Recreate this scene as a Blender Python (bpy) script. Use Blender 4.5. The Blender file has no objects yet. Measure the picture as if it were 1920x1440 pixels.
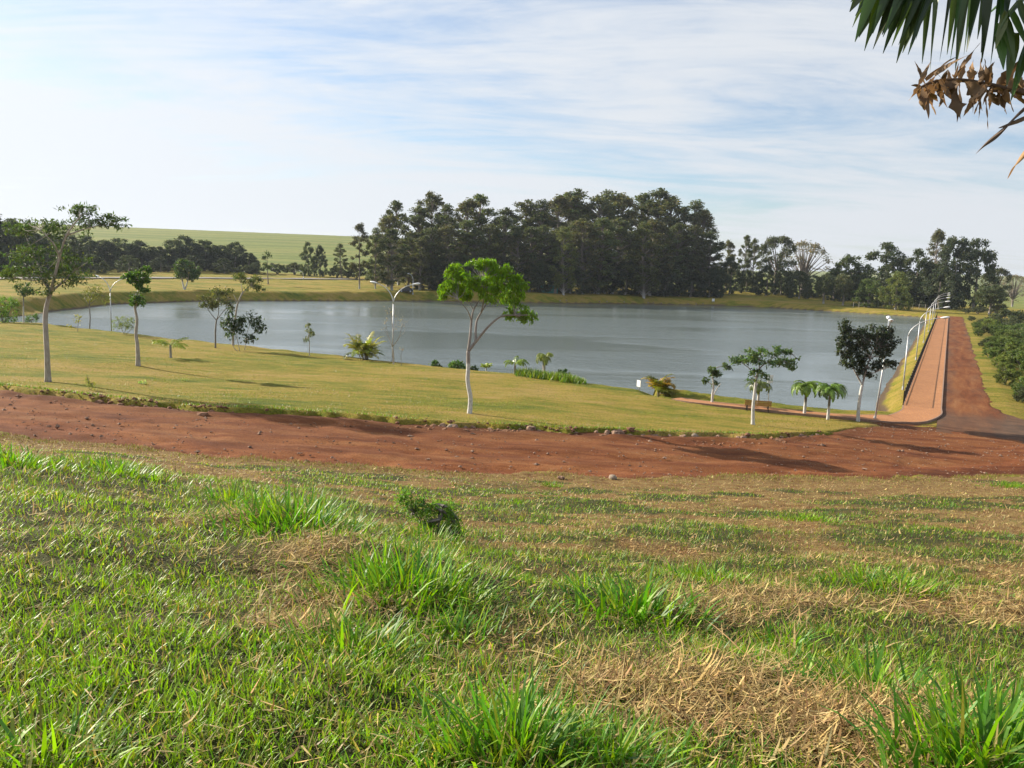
import bpy, math, random
import numpy as np
from mathutils import Matrix, Vector

# ------------------------------------------------------------------ camera, sky, sun, exposure
SC = bpy.context.scene
FPX, W, H = 1566.0, 1920, 1440           # focal length in photo pixels
EYE = 11.2                                # eye height above the lake
PITCH, ROLL = math.radians(8.1), math.radians(2.0)
SUN_ELEV, SUN_AZ = math.radians(25.5), math.radians(-62.0)   # azimuth from +Y, clockwise

cam_data = bpy.data.cameras.new('camera')
cam = bpy.data.objects.new('camera', cam_data)
SC.collection.objects.link(cam)
RC = Matrix.Rotation(math.radians(90) - PITCH, 4, 'X') @ Matrix.Rotation(ROLL, 4, 'Z')
cam.matrix_world = Matrix.Translation((0, 0, EYE)) @ RC
cam_data.sensor_width = 36.0
cam_data.lens = 36.0 * FPX / W
cam_data.clip_start = 0.05
cam_data.clip_end = 12000
SC.camera = cam

sun_vec = Vector((math.sin(SUN_AZ) * math.cos(SUN_ELEV), math.cos(SUN_AZ) * math.cos(SUN_ELEV), math.sin(SUN_ELEV)))
sd = bpy.data.lights.new('sun', 'SUN')
sd.energy = 5.0; sd.angle = math.radians(0.6); sd.color = (1.0, 0.90, 0.74)
so = bpy.data.objects.new('sun', sd); SC.collection.objects.link(so)
so.rotation_euler = sun_vec.to_track_quat('Z', 'Y').to_euler()
so.location = (-60, 30, 60)

SC.view_settings.view_transform = 'Standard'
SC.view_settings.look = 'None'
SC.view_settings.exposure = 0.95
SC.view_settings.gamma = 1.0
SC.view_settings.use_curve_mapping = False
SC.render.engine = 'CYCLES'
SC.cycles.use_denoising = True
SC.cycles.max_bounces = 6
SC.cycles.diffuse_bounces = 3
SC.cycles.transmission_bounces = 3
SC.cycles.transparent_max_bounces = 4

def build_world():
    w = bpy.data.worlds.new('World'); SC.world = w; w.use_nodes = True
    nt = w.node_tree; N = nt.nodes; L = nt.links; N.clear()
    out = N.new('ShaderNodeOutputWorld'); bg = N.new('ShaderNodeBackground')
    bg.inputs['Strength'].default_value = 0.079
    sky = N.new('ShaderNodeTexSky'); sky.sky_type = 'NISHITA'; sky.sun_disc = False
    sky.sun_elevation = SUN_ELEV; sky.sun_rotation = SUN_AZ
    sky.air_density = 1.0; sky.dust_density = 0.6; sky.ozone_density = 3.5
    tc = N.new('ShaderNodeTexCoord')
    nrm = N.new('ShaderNodeVectorMath'); nrm.operation = 'NORMALIZE'
    L.new(tc.outputs['Generated'], nrm.inputs[0])
    sep = N.new('ShaderNodeSeparateXYZ'); L.new(nrm.outputs[0], sep.inputs[0])
    def math_(op, a, b=None, clamp=False):
        m = N.new('ShaderNodeMath'); m.operation = op; m.use_clamp = clamp
        for i, v in enumerate((a, b)):
            if v is None: continue
            if isinstance(v, (int, float)): m.inputs[i].default_value = v
            else: L.new(v, m.inputs[i])
        return m.outputs[0]
    zc = math_('ADD', math_('MAXIMUM', sep.outputs['Z'], 0.0), 0.13)
    px = math_('DIVIDE', sep.outputs['X'], zc); py = math_('DIVIDE', sep.outputs['Y'], zc)
    cmb = N.new('ShaderNodeCombineXYZ'); L.new(px, cmb.inputs[0]); L.new(py, cmb.inputs[1])
    def noise(scale, loc, sc, detail, rough, dist=0.0, rot=0.0):
        mp = N.new('ShaderNodeMapping'); mp.inputs['Location'].default_value = loc
        mp.inputs['Scale'].default_value = sc; mp.inputs['Rotation'].default_value = (0, 0, rot)
        L.new(cmb.outputs[0], mp.inputs['Vector'])
        n = N.new('ShaderNodeTexNoise'); n.inputs['Scale'].default_value = scale
        n.inputs['Detail'].default_value = detail; n.inputs['Roughness'].default_value = rough
        n.inputs['Distortion'].default_value = dist
        L.new(mp.outputs[0], n.inputs['Vector']); return n.outputs['Fac']
    n1 = noise(0.50, (3.1, 0.9, 0), (0.62, 1.0, 1), 5, 0.5, 0.6, math.radians(-14))
    n2 = noise(1.5, (7.3, 4.1, 2), (0.42, 1.3, 1), 8, 0.66, 1.2, math.radians(-24))
    n3 = noise(5.5, (1.3, 2.1, 4), (0.6, 1.2, 1), 5, 0.6, 0.5, math.radians(-30))
    dens = math_('ADD', math_('ADD', math_('MULTIPLY', n1, 0.52), math_('MULTIPLY', n2, 0.36)), math_('MULTIPLY', n3, 0.12))
    dot = N.new('ShaderNodeVectorMath'); dot.operation = 'DOT_PRODUCT'
    L.new(nrm.outputs[0], dot.inputs[0]); dot.inputs[1].default_value = sun_vec
    sunf = math_('MAXIMUM', dot.outputs['Value'], 0.0)
    dens = math_('ADD', dens, math_('MULTIPLY', sunf, 0.055))
    # more veil along low lines of sight
    dens = math_('ADD', dens, math_('MULTIPLY', math_('POWER', math_('SUBTRACT', 1.0, math_('MAXIMUM', sep.outputs['Z'], 0.0)), 14.0), 0.15))
    mr = N.new('ShaderNodeMapRange'); mr.interpolation_type = 'SMOOTHSTEP'
    mr.inputs['From Min'].default_value = 0.42; mr.inputs['From Max'].default_value = 0.61
    mr.inputs['To Min'].default_value = 0.16; mr.inputs['To Max'].default_value = 0.97
    L.new(dens, mr.inputs['Value'])
    # the veil is brighter around the sun (forward scattering)
    glow = math_('ADD', 5.2, math_('MULTIPLY', math_('POWER', sunf, 2.0), 1.5))
    cc = N.new('ShaderNodeMix'); cc.data_type = 'RGBA'; cc.blend_type = 'MULTIPLY'; cc.inputs[0].default_value = 1
    gl = N.new('ShaderNodeCombineColor')
    for i in range(3): L.new(glow, gl.inputs[i])
    L.new(gl.outputs[0], cc.inputs[6]); cc.inputs[7].default_value = (0.955, 1.0, 1.06, 1)
    mx = N.new('ShaderNodeMix'); mx.data_type = 'RGBA'
    L.new(mr.outputs[0], mx.inputs[0]); L.new(sky.outputs[0], mx.inputs[6]); L.new(cc.outputs[2], mx.inputs[7])
    L.new(mx.outputs[2], bg.inputs['Color']); L.new(bg.outputs[0], out.inputs['Surface'])
build_world()

# ------------------------------------------------------------------ helpers
rng = np.random.default_rng(7)
random.seed(7)
COL = SC.collection
R3 = np.array(RC.to_3x3())

def ray(px, py):
    d = R3 @ np.array([(px - W / 2) / FPX, (H / 2 - py) / FPX, -1.0])
    return d
def at_y(px, py, Y):
    d = ray(px, py); t = Y / d[1]
    return np.array([d[0] * t, Y, EYE + d[2] * t])
def at_z(px, py, z):
    d = ray(px, py); t = (z - EYE) / d[2]
    return np.array([d[0] * t, d[1] * t, z])

def sstep(a, b, x):
    t = np.clip((x - a) / (b - a), 0, 1)
    return t * t * (3 - 2 * t)
def _hash(ix, iy, s):
    n = (ix.astype(np.int64) * 374761393 + iy.astype(np.int64) * 668265263 + s * 982451653) & 0x7fffffff
    n = ((n ^ (n >> 13)) * 1274126177) & 0x7fffffff
    return ((n ^ (n >> 16)) & 0xffff) / 65535.0
def vnoise(x, y, s=0):
    x = np.asarray(x, float); y = np.asarray(y, float)
    ix = np.floor(x); iy = np.floor(y); fx = x - ix; fy = y - iy
    fx = fx * fx * (3 - 2 * fx); fy = fy * fy * (3 - 2 * fy)
    a = _hash(ix, iy, s); b = _hash(ix + 1, iy, s); c = _hash(ix, iy + 1, s); d = _hash(ix + 1, iy + 1, s)
    return (a + (b - a) * fx) * (1 - fy) + (c + (d - c) * fx) * fy
def fbm(x, y, s=0, o=4):
    v = 0; a = 0.5; t = 0
    for i in range(o):
        v = v + a * vnoise(x * 2 ** i, y * 2 ** i, s + i * 17); t += a; a *= 0.5
    return v / t
def poly_sdf(X, Y, P):
    """signed distance to polygon, positive outside"""
    X = np.asarray(X, float); Y = np.asarray(Y, float)
    d = np.full(X.shape, 1e18); ins = np.zeros(X.shape, bool)
    n = len(P)
    for i in range(n):
        ax, ay = P[i]; bx, by = P[(i + 1) % n]
        ex, ey = bx - ax, by - ay; wx, wy = X - ax, Y - ay
        t = np.clip((wx * ex + wy * ey) / (ex * ex + ey * ey + 1e-12), 0, 1)
        d = np.minimum(d, (wx - ex * t) ** 2 + (wy - ey * t) ** 2)
        c = ((ay > Y) != (by > Y))
        xi = ax + (Y - ay) * ex / (ey if abs(ey) > 1e-9 else 1e-9)
        ins ^= c & (X < xi)
    d = np.sqrt(d)
    return np.where(ins, -d, d)
def line_dist(X, Y, P):
    X = np.asarray(X, float); Y = np.asarray(Y, float)
    d = np.full(X.shape, 1e18)
    for (ax, ay), (bx, by) in zip(P[:-1], P[1:]):
        ex, ey = bx - ax, by - ay; wx, wy = X - ax, Y - ay
        t = np.clip((wx * ex + wy * ey) / (ex * ex + ey * ey + 1e-12), 0, 1)
        d = np.minimum(d, (wx - ex * t) ** 2 + (wy - ey * t) ** 2)
    return np.sqrt(d)

# ------------------------------------------------------------------ mesh building
class MB:
    def __init__(s): s.v = []; s.q = []; s.t = []; s.c = []; s.n = 0
    def add(s, v, q=None, t=None, c=(1, 1, 1)):
        v = np.asarray(v, float).reshape(-1, 3); k = len(v)
        if q is not None and len(q): s.q.append(np.asarray(q, np.int64).reshape(-1, 4) + s.n)
        if t is not None and len(t): s.t.append(np.asarray(t, np.int64).reshape(-1, 3) + s.n)
        c = np.asarray(c, float)
        if c.ndim == 1: c = np.tile(c, (k, 1))
        s.v.append(v); s.c.append(c); s.n += k
    def mesh(s, name, smooth=False, col=True):
        v = np.concatenate(s.v) if s.v else np.zeros((0, 3))
        q = np.concatenate(s.q) if s.q else np.zeros((0, 4), np.int64)
        t = np.concatenate(s.t) if s.t else np.zeros((0, 3), np.int64)
        me = bpy.data.meshes.new(name)
        me.vertices.add(len(v)); me.vertices.foreach_set('co', v.astype(np.float32).ravel())
        loops = np.concatenate([q.ravel(), t.ravel()]); me.loops.add(len(loops))
        me.loops.foreach_set('vertex_index', loops.astype(np.int32))
        me.polygons.add(len(q) + len(t))
        ls = np.concatenate([np.arange(len(q)) * 4, len(q) * 4 + np.arange(len(t)) * 3])
        me.polygons.foreach_set('loop_start', ls.astype(np.int32))
        me.polygons.foreach_set('use_smooth', np.full(len(q) + len(t), bool(smooth)))
        if col:
            c = np.concatenate(s.c); a = me.attributes.new('Col', 'FLOAT_COLOR', 'POINT')
            a.data.foreach_set('color', np.c_[c, np.ones(len(c))].astype(np.float32).ravel())
        me.update(calc_edges=True); me.validate()
        return me
    def build(s, name, mat, parent=None, smooth=False, col=True):
        return link(name, s.mesh(name, smooth, col), mat, parent)

def link(name, me, mat, parent=None):
    if mat is not None and not me.materials: me.materials.append(mat)
    o = bpy.data.objects.new(name, me); COL.objects.link(o)
    if parent is not None: o.parent = parent
    return o
def tag(o, label, cat, group=None):
    o['label'] = label; o['category'] = cat
    if group: o['group'] = group
    return o
def thing(name, label, cat, loc=(0, 0, 0), group=None):
    o = bpy.data.objects.new(name, None); COL.objects.link(o)
    o.location = loc; o.empty_display_size = 0.3
    return tag(o, label, cat, group)
def struct(o): o['kind'] = 'structure'; return o
def stuff(o, label=None, cat=None):
    o['kind'] = 'stuff'
    if label: o['label'] = label
    if cat: o['category'] = cat
    return o

def unit(v): return v / (np.linalg.norm(v, axis=-1, keepdims=True) + 1e-9)
def tube(mb, pts, rad, n=6, c=(1, 1, 1), cap=True):
    pts = np.asarray(pts, float); k = len(pts); rad = np.broadcast_to(np.asarray(rad, float), (k,))
    tan = unit(np.gradient(pts, axis=0))
    ref = np.array([0.31, 0.2, 0.93]) if abs(tan[0][2]) < 0.8 else np.array([1, 0.1, 0.05])
    a = np.arange(n) / n * 2 * math.pi; V = []
    for i in range(k):
        e1 = unit(np.cross(tan[i], ref)); e2 = np.cross(tan[i], e1)
        V.append(pts[i] + rad[i] * (np.cos(a)[:, None] * e1 + np.sin(a)[:, None] * e2))
    V = np.concatenate(V); Q = []
    for i in range(k - 1):
        for j in range(n):
            Q.append((i * n + j, i * n + (j + 1) % n, (i + 1) * n + (j + 1) % n, (i + 1) * n + j))
    T = []
    if cap:
        V = np.vstack([V, pts[-1], pts[0]]); m = k * n
        for j in range(n):
            T.append(((k - 1) * n + j, (k - 1) * n + (j + 1) % n, m)); T.append(((j + 1) % n, j, m + 1))
    mb.add(V, Q, T, c)
def box(mb, c, s, rz=0.0, col=(1, 1, 1), bevel=0.0):
    sx, sy, sz = np.asarray(s) / 2
    if bevel <= 0:
        v = np.array([[x, y, z] for z in (-sz, sz) for x, y in ((-sx, -sy), (sx, -sy), (sx, sy), (-sx, sy))])
        q = [(3, 2, 1, 0), (4, 5, 6, 7), (0, 1, 5, 4), (1, 2, 6, 5), (2, 3, 7, 6), (3, 0, 4, 7)]
    else:
        b = bevel; v = []
        for z, i in ((-sz, b), (-sz + b, 0), (sz - b, 0), (sz, b)):
            v += [[-sx + i, -sy + i, z], [sx - i, -sy + i, z], [sx - i, sy - i, z], [-sx + i, sy - i, z]]
        v = np.array(v); q = [(3, 2, 1, 0), (12, 13, 14, 15)]
        for r in range(3):
            for j in range(4):
                q.append((r * 4 + j, r * 4 + (j + 1) % 4, r * 4 + 4 + (j + 1) % 4, r * 4 + 4 + j))
    cr, sr = math.cos(rz), math.sin(rz)
    v = np.c_[v[:, 0] * cr - v[:, 1] * sr, v[:, 0] * sr + v[:, 1] * cr, v[:, 2]] + np.asarray(c, float)
    mb.add(v, q, None, col)
def smooth_path(P, n=4):
    P = np.asarray(P, float); out = []
    for i in range(len(P) - 1):
        p0 = P[max(i - 1, 0)]; p1 = P[i]; p2 = P[i + 1]; p3 = P[min(i + 2, len(P) - 1)]
        for k in range(n):
            t = k / n
            out.append(0.5 * ((2 * p1) + (-p0 + p2) * t + (2 * p0 - 5 * p1 + 4 * p2 - p3) * t * t + (-p0 + 3 * p1 - 3 * p2 + p3) * t ** 3))
    out.append(P[-1]); return np.array(out)

def rand_dirs(n, up=0.0):
    v = rng.normal(size=(n, 3)); v[:, 2] += up
    return unit(v)
def add_leaves(mb, C, length, width, col, colvar=0.25, droop=0.0, flat=0.0, outward=None):
    """rhombic folded leaves at C"""
    n = len(C)
    if n == 0: return
    a = rng.normal(size=(n, 3)); a[:, 2] -= droop * 1.6
    if outward is not None: a += outward * 1.2
    a = unit(a)
    nr = rng.normal(size=(n, 3)); nr[:, 2] += flat * 2
    b = unit(np.cross(a, nr)); nn = np.cross(b, a)
    Ls = length * rng.uniform(0.65, 1.25, n)[:, None]; Ws = width * rng.uniform(0.7, 1.25, n)[:, None]
    v0 = C - a * Ls * 0.5; v2 = C + a * Ls * 0.5 - nn * Ls * 0.1
    v1 = C + b * Ws * 0.5 + nn * Ws * 0.18; v3 = C - b * Ws * 0.5 + nn * Ws * 0.18
    V = np.stack([v0, v1, v2, v3], 1).reshape(-1, 3)
    base = np.arange(n)[:, None] * 4
    k = np.clip(1 + colvar * rng.normal(size=(n, 1)), 0.4, 1.8)
    hue = rng.normal(size=(n, 1)) * colvar * 0.5
    c = np.asarray(col)[None, :] * k * np.c_[1 + hue, np.ones(n), 1 - hue]
    mb.add(V, base + np.array([0, 1, 2, 3]), None, np.repeat(np.clip(c, 0, 1), 4, 0))

# ------------------------------------------------------------------ materials
def new_mat(name):
    m = bpy.data.materials.new(name); m.use_nodes = True
    nt = m.node_tree; b = nt.nodes['Principled BSDF']
    return m, nt, b
def N_(nt, t, **kw):
    n = nt.nodes.new(t)
    for k, v in kw.items(): setattr(n, k, v)
    return n
def noise_node(nt, vec, scale, detail=4, rough=0.55, dist=0.0):
    n = N_(nt, 'ShaderNodeTexNoise'); n.inputs['Scale'].default_value = scale
    n.inputs['Detail'].default_value = detail; n.inputs['Roughness'].default_value = rough
    n.inputs['Distortion'].default_value = dist
    if vec is not None: nt.links.new(vec, n.inputs['Vector'])
    return n.outputs['Fac']
def ramp(nt, fac, stops):
    r = N_(nt, 'ShaderNodeValToRGB'); e = r.color_ramp.elements
    while len(e) < len(stops): e.new(0.5)
    for el, (p, c) in zip(e, stops):
        el.position = p; el.color = (*c, 1) if len(c) == 3 else c
    nt.links.new(fac, r.inputs['Fac']); return r.outputs['Color']
def mix(nt, f, a, b, blend='MIX'):
    m = N_(nt, 'ShaderNodeMix', data_type='RGBA', blend_type=blend)
    for s, v in ((m.inputs[0], f), (m.inputs[6], a), (m.inputs[7], b)):
        if isinstance(v, (int, float)): s.default_value = v
        elif isinstance(v, tuple): s.default_value = (*v, 1) if len(v) == 3 else v
        else: nt.links.new(v, s)
    return m.outputs[2]
def maprange(nt, v, a, b, c=0.0, d=1.0, smooth=True):
    m = N_(nt, 'ShaderNodeMapRange'); m.interpolation_type = 'SMOOTHSTEP' if smooth else 'LINEAR'
    m.inputs['From Min'].default_value = a; m.inputs['From Max'].default_value = b
    m.inputs['To Min'].default_value = c; m.inputs['To Max'].default_value = d
    nt.links.new(v, m.inputs['Value']); return m.outputs[0]
def bump(nt, b, h, strength=0.5, dist=0.05):
    n = N_(nt, 'ShaderNodeBump'); n.inputs['Strength'].default_value = strength; n.inputs['Distance'].default_value = dist
    nt.links.new(h, n.inputs['Height']); nt.links.new(n.outputs[0], b.inputs['Normal'])
def objcoord(nt, scale=(1, 1, 1), rot=(0, 0, 0)):
    tc = N_(nt, 'ShaderNodeTexCoord'); mp = N_(nt, 'ShaderNodeMapping')
    mp.inputs['Scale'].default_value = scale; mp.inputs['Rotation'].default_value = rot
    nt.links.new(tc.outputs['Object'], mp.inputs['Vector']); return mp.outputs[0]

def mat_leaf(name, rough=0.5, trans=0.35, tint=(1.15, 1.25, 0.45), spec=0.35, objvar=0.12):
    m, nt, b = new_mat(name); L = nt.links
    at = N_(nt, 'ShaderNodeAttribute', attribute_name='Col')
    oi = N_(nt, 'ShaderNodeObjectInfo')
    hsv = N_(nt, 'ShaderNodeHueSaturation')
    L.new(at.outputs['Color'], hsv.inputs['Color'])
    L.new(maprange(nt, oi.outputs['Random'], 0, 1, 1 - objvar * 2, 1 + objvar * 2, False), hsv.inputs['Value'])
    col = hsv.outputs['Color']
    L.new(col, b.inputs['Base Color']); b.inputs['Roughness'].default_value = rough
    b.inputs['Specular IOR Level'].default_value = spec
    tr = N_(nt, 'ShaderNodeBsdfTranslucent'); L.new(mix(nt, 1.0, col, tint, 'MULTIPLY'), tr.inputs['Color'])
    ms = N_(nt, 'ShaderNodeMixShader'); ms.inputs[0].default_value = trans
    L.new(b.outputs[0], ms.inputs[1]); L.new(tr.outputs[0], ms.inputs[2])
    L.new(ms.outputs[0], nt.nodes['Material Output'].inputs['Surface'])
    return m
def mat_bark(name, c1, c2, white_to=None, rough=0.9):
    """white_to: height (m, object space) up to which the trunk is whitewashed"""
    m, nt, b = new_mat(name); L = nt.links
    v = objcoord(nt, (3, 3, 0.8)); n = noise_node(nt, v, 3.0, 5, 0.6)
    col = ramp(nt, n, [(0.3, c1), (0.7, c2)])
    if white_to:
        tc = N_(nt, 'ShaderNodeTexCoord'); s = N_(nt, 'ShaderNodeSeparateXYZ'); L.new(tc.outputs['Object'], s.inputs[0])
        mt = N_(nt, 'ShaderNodeMath', operation='MULTIPLY_ADD'); L.new(n, mt.inputs[0]); mt.inputs[1].default_value = 0.35
        L.new(s.outputs['Z'], mt.inputs[2])
        f = maprange(nt, mt.outputs[0], white_to + 0.1, white_to + 0.25, 1.0, 0.0)
        wc = ramp(nt, noise_node(nt, v, 6.0, 4), [(0.3, (0.30, 0.28, 0.25)), (0.45, (0.48, 0.46, 0.43)), (0.65, (0.62, 0.61, 0.58))])
        col = mix(nt, f, col, wc)
    L.new(col, b.inputs['Base Color']); b.inputs['Roughness'].default_value = rough
    bump(nt, b, n, 0.5, 0.03); return m
def mat_plain(name, c1, c2, scale=4.0, rough=0.6, metal=0.0, bmp=0.15, spec=0.5):
    m, nt, b = new_mat(name)
    n = noise_node(nt, objcoord(nt), scale, 5, 0.6)
    nt.links.new(ramp(nt, n, [(0.3, c1), (0.7, c2)]), b.inputs['Base Color'])
    b.inputs['Roughness'].default_value = rough; b.inputs['Metallic'].default_value = metal
    b.inputs['Specular IOR Level'].default_value = spec
    if bmp: bump(nt, b, n, bmp, 0.01)
    return m

M = {}
M['leaf'] = mat_leaf('leaf_green', trans=0.42)
M['leaf_far'] = mat_leaf('leaf_far', rough=0.55, trans=0.36, objvar=0.14)
M['grass'] = mat_leaf('grass_blade', rough=0.48, trans=0.42, tint=(1.1, 1.25, 0.4), spec=0.45, objvar=0.0)
M['straw'] = mat_leaf('dry_straw', rough=0.75, trans=0.2, tint=(1.1, 1.0, 0.7), spec=0.25, objvar=0.0)
M['palm'] = mat_leaf('palm_leaf', rough=0.36, trans=0.3, spec=0.5)
M['bark'] = mat_bark('bark_brown', (0.10, 0.085, 0.07), (0.24, 0.21, 0.18))
M['bark_pale'] = mat_bark('bark_pale', (0.22, 0.19, 0.15), (0.42, 0.38, 0.33))
M['bark_white'] = mat_bark('bark_whitewashed', (0.15, 0.13, 0.11), (0.30, 0.27, 0.24), 2.0)
M['bark_white_hi'] = mat_bark('bark_whitewashed_high', (0.17, 0.14, 0.12), (0.34, 0.30, 0.27), 2.9)
M['bark_palm'] = mat_bark('bark_palm', (0.10, 0.085, 0.065), (0.22, 0.19, 0.15), 1.0)
M['bark_far'] = mat_bark('bark_eucalyptus', (0.13, 0.105, 0.085), (0.27, 0.23, 0.19), 0.035)
M['metal'] = mat_plain('galvanised_steel', (0.42, 0.43, 0.44), (0.58, 0.59, 0.60), 8, 0.45, 0.55, 0.05)
M['lamp_white'] = mat_plain('lamp_housing', (0.70, 0.71, 0.72), (0.82, 0.83, 0.83), 5, 0.4, 0, 0)
M['lamp_glass'] = mat_plain('lamp_glass', (0.45, 0.47, 0.46), (0.6, 0.6, 0.58), 5, 0.15, 0, 0)
M['dark_metal'] = mat_plain('dark_metal', (0.012, 0.015, 0.014), (0.03, 0.032, 0.03), 6, 0.5, 0.2, 0.05)
M['wood'] = mat_plain('bench_wood', (0.27, 0.13, 0.035), (0.42, 0.23, 0.06), 7, 0.55, 0, 0.2)
M['white'] = mat_plain('white_paint', (0.66, 0.66, 0.64), (0.80, 0.80, 0.78), 6, 0.6, 0, 0.1)
M['teal'] = mat_plain('teal_paint', (0.05, 0.20, 0.16), (0.08, 0.27, 0.22), 2, 0.7, 0, 0.1)
M['post'] = mat_plain('grey_wood', (0.22, 0.20, 0.17), (0.36, 0.33, 0.29), 5, 0.9, 0, 0.2)
M['stone'] = mat_plain('road_stone', (0.13, 0.075, 0.05), (0.33, 0.21, 0.14), 3, 0.95, 0, 0.6)
M['stone_pale'] = mat_plain('pale_stone', (0.20, 0.15, 0.11), (0.34, 0.27, 0.20), 3, 0.95, 0, 0.6)
M['concrete'] = mat_plain('concrete', (0.20, 0.12, 0.08), (0.32, 0.20, 0.14), 4, 0.9, 0, 0.3)
M['roof'] = mat_plain('fibre_roof', (0.22, 0.21, 0.20), (0.33, 0.31, 0.29), 2, 0.9, 0, 0.2)
M['car'] = mat_plain('dark_car_paint', (0.015, 0.017, 0.02), (0.02, 0.022, 0.026), 2, 0.25, 0.1, 0)
M['glass'] = mat_plain('window_glass', (0.02, 0.025, 0.03), (0.03, 0.035, 0.04), 2, 0.06, 0, 0)
M['rubber'] = mat_plain('rubber', (0.015, 0.015, 0.015), (0.03, 0.03, 0.03), 8, 0.85, 0, 0.1)
M['dead'] = mat_leaf('dead_leaf', rough=0.7, trans=0.25, tint=(1.2, 1.0, 0.7), spec=0.3, objvar=0.08)

# ------------------------------------------------------------------ terrain
T_U = np.array([-0.62, -0.307, 0.0, 0.307, 0.60])
T_D = [
    ([-20, 0, 3, 5, 8, 12, 16, 25, 32, 44, 50, 70, 90, 130], [1.5, 1.6, 1.85, 2.05, 2.45, 3.05, 3.98, 6.05, 7.5, 7.5, 7.9, 8.3, 8.75, 9.0]),
    ([-20, 0, 3, 5, 8, 12, 16, 25, 31.5, 43, 50, 60, 75, 86, 130], [1.5, 1.6, 1.9, 2.18, 2.7, 3.5, 4.5, 6.45, 7.85, 7.85, 8.15, 8.5, 8.95, 9.35, 9.6]),
    ([-20, 0, 3, 5, 8, 12, 18, 25, 30, 33, 42.5, 47, 55, 64, 72, 130], [1.5, 1.6, 1.93, 2.3, 2.95, 3.9, 5.3, 6.85, 7.8, 8.3, 8.3, 8.5, 8.78, 9.0, 9.3, 9.8]),
    ([-20, 0, 3, 5, 8, 12, 18, 25, 33, 36, 44, 50, 55, 60, 66, 130], [1.5, 1.6, 1.93, 2.38, 3.07, 4.0, 5.35, 6.8, 8.2, 8.7, 8.85, 9.35, 9.7, 9.93, 10.0, 10.0]),
    ([-20, 0, 3, 5, 8, 12, 18, 25, 33, 41.5, 51, 60, 130], [1.5, 1.6, 1.9, 2.4, 3.1, 4.0, 5.2, 6.6, 8.2, 9.7, 9.97, 10.0, 10.0]),
]
DAM_Z = 1.2
DP0 = at_z(1693, 762, DAM_Z)[:2]; DP1 = at_z(1757, 595, DAM_Z)[:2]
DD = (DP1 - DP0) / np.linalg.norm(DP1 - DP0); DN = np.array([DD[1], -DD[0]])   # DN points right, away from the lake
DLEN = float(np.linalg.norm(DP1 - DP0))
def dam_pt(a, s): return DP0 + DD * a + DN * s

lip = [(1645, 774), (1600, 774), (1560, 771), (1500, 767), (1440, 761), (1380, 755), (1320, 750), (1262, 743)]
far_sh = [(1727, 595), (1590, 586), (1520, 582), (1440, 577), (1315, 572), (1180, 570), (1040, 569), (900, 567), (795, 565), (640, 565), (495, 565), (379, 565), (291, 568), (210, 571), (163, 577), (100, 584), (60, 592)]
LAKE = [tuple(dam_pt(a, -2.6)) for a in (9, 40, 80, 120, DLEN - 3)]
LAKE += [tuple(at_z(x, y, 0.0)[:2]) for x, y in far_sh]
LAKE += [(-86, 118), (-70, 111), (-52, 104), (-34, 96), (-19, 88), (-6, 80.5), (4, 75)]
LAKE += [tuple(at_z(x, y, 0.6)[:2]) for x, y in reversed(lip)]
LAKE = [tuple(map(float, p)) for p in LAKE]

def far_land(X, Y):
    u = X / np.maximum(Y, 30.0)
    zb = np.interp(X, [-120, 0, 60, 110, 400], [2.7, 2.0, 1.1, 0.9, 0.6])
    sl = np.interp(u, [-0.6, 0.0, 0.3, 0.6], [0.027, 0.024, 0.045, 0.004])
    z = zb + sl * np.clip(Y - np.interp(u, [0, .2, .5], [222, 262, 262]), 0, 90)
    wu = np.interp(u, [-0.9, -0.1, 0.1, 0.3, 0.45], [1.08, 0.98, 0.7, 0.2, 0.0])
    z = z + wu * (31.5 * sstep(330, 950, Y) - 26 * sstep(950, 1700, Y))
    wr = np.interp(u, [0.2, 0.45], [0.0, 1.0])
    z = z + wr * (-3 * sstep(300, 500, Y) + 34 * sstep(1200, 2900, Y) * (0.75 + 0.5 * vnoise(u * 9, Y * 0 + 3, 5)))
    z = z + 8 * sstep(2000, 4000, Y)
    return z

def h_base(X, Y):
    X = np.asarray(X, float); Y = np.asarray(Y, float)
    u = np.clip(X / np.maximum(Y, 3.0), -0.619, 0.599)
    dr = np.stack([np.interp(Y, a, b) for a, b in T_D], 0)
    k = np.clip(np.searchsorted(T_U, u) - 1, 0, 3)
    t = (u - T_U[k]) / (T_U[k + 1] - T_U[k]); t = t * t * (3 - 2 * t) * 0.5 + t * 0.5
    d0 = np.take_along_axis(dr, k[None], 0)[0]; d1 = np.take_along_axis(dr, (k + 1)[None], 0)[0]
    z = EYE - (d0 + (d1 - d0) * t)
    f = sstep(100, 150, Y)
    z = z * (1 - f) + far_land(X, Y) * f
    # the dam crest and its downstream slope
    dx, dy = X - DP0[0], Y - DP0[1]
    a = dx * DD[0] + dy * DD[1]; s = dx * DN[0] + dy * DN[1]
    zd = np.interp(s, [-5, 7.6, 10, 14, 26, 60], [1.15, 1.15, 0.8, -0.8, -4.5, -5.0])
    w = sstep(-9, -4, s) * sstep(-16, 2, a) * (1 - sstep(DLEN + 2, DLEN + 45, a)) * (1 - sstep(90, 200, s))
    return z * (1 - w) + zd * w

T_SAMP = 2.0 * (700 / 2.0) ** (np.arange(5000) / 4999.0)
def hit(px, py, hf):
    d = ray(px, py); P = d[None, :] * T_SAMP[:, None]
    g = hf(P[:, 0], P[:, 1]) - (EYE + P[:, 2]); i = int(np.argmax(g > 0))
    if i == 0: i = len(T_SAMP) - 1
    t0, t1 = T_SAMP[max(i - 1, 0)], T_SAMP[i]; g0, g1 = g[max(i - 1, 0)], g[i]
    t = t0 + (t1 - t0) * (-g0 / (g1 - g0 + 1e-12)); p = d * t
    return np.array([p[0], p[1], float(hf(np.array([p[0]]), np.array([p[1]]))[0])])

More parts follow.
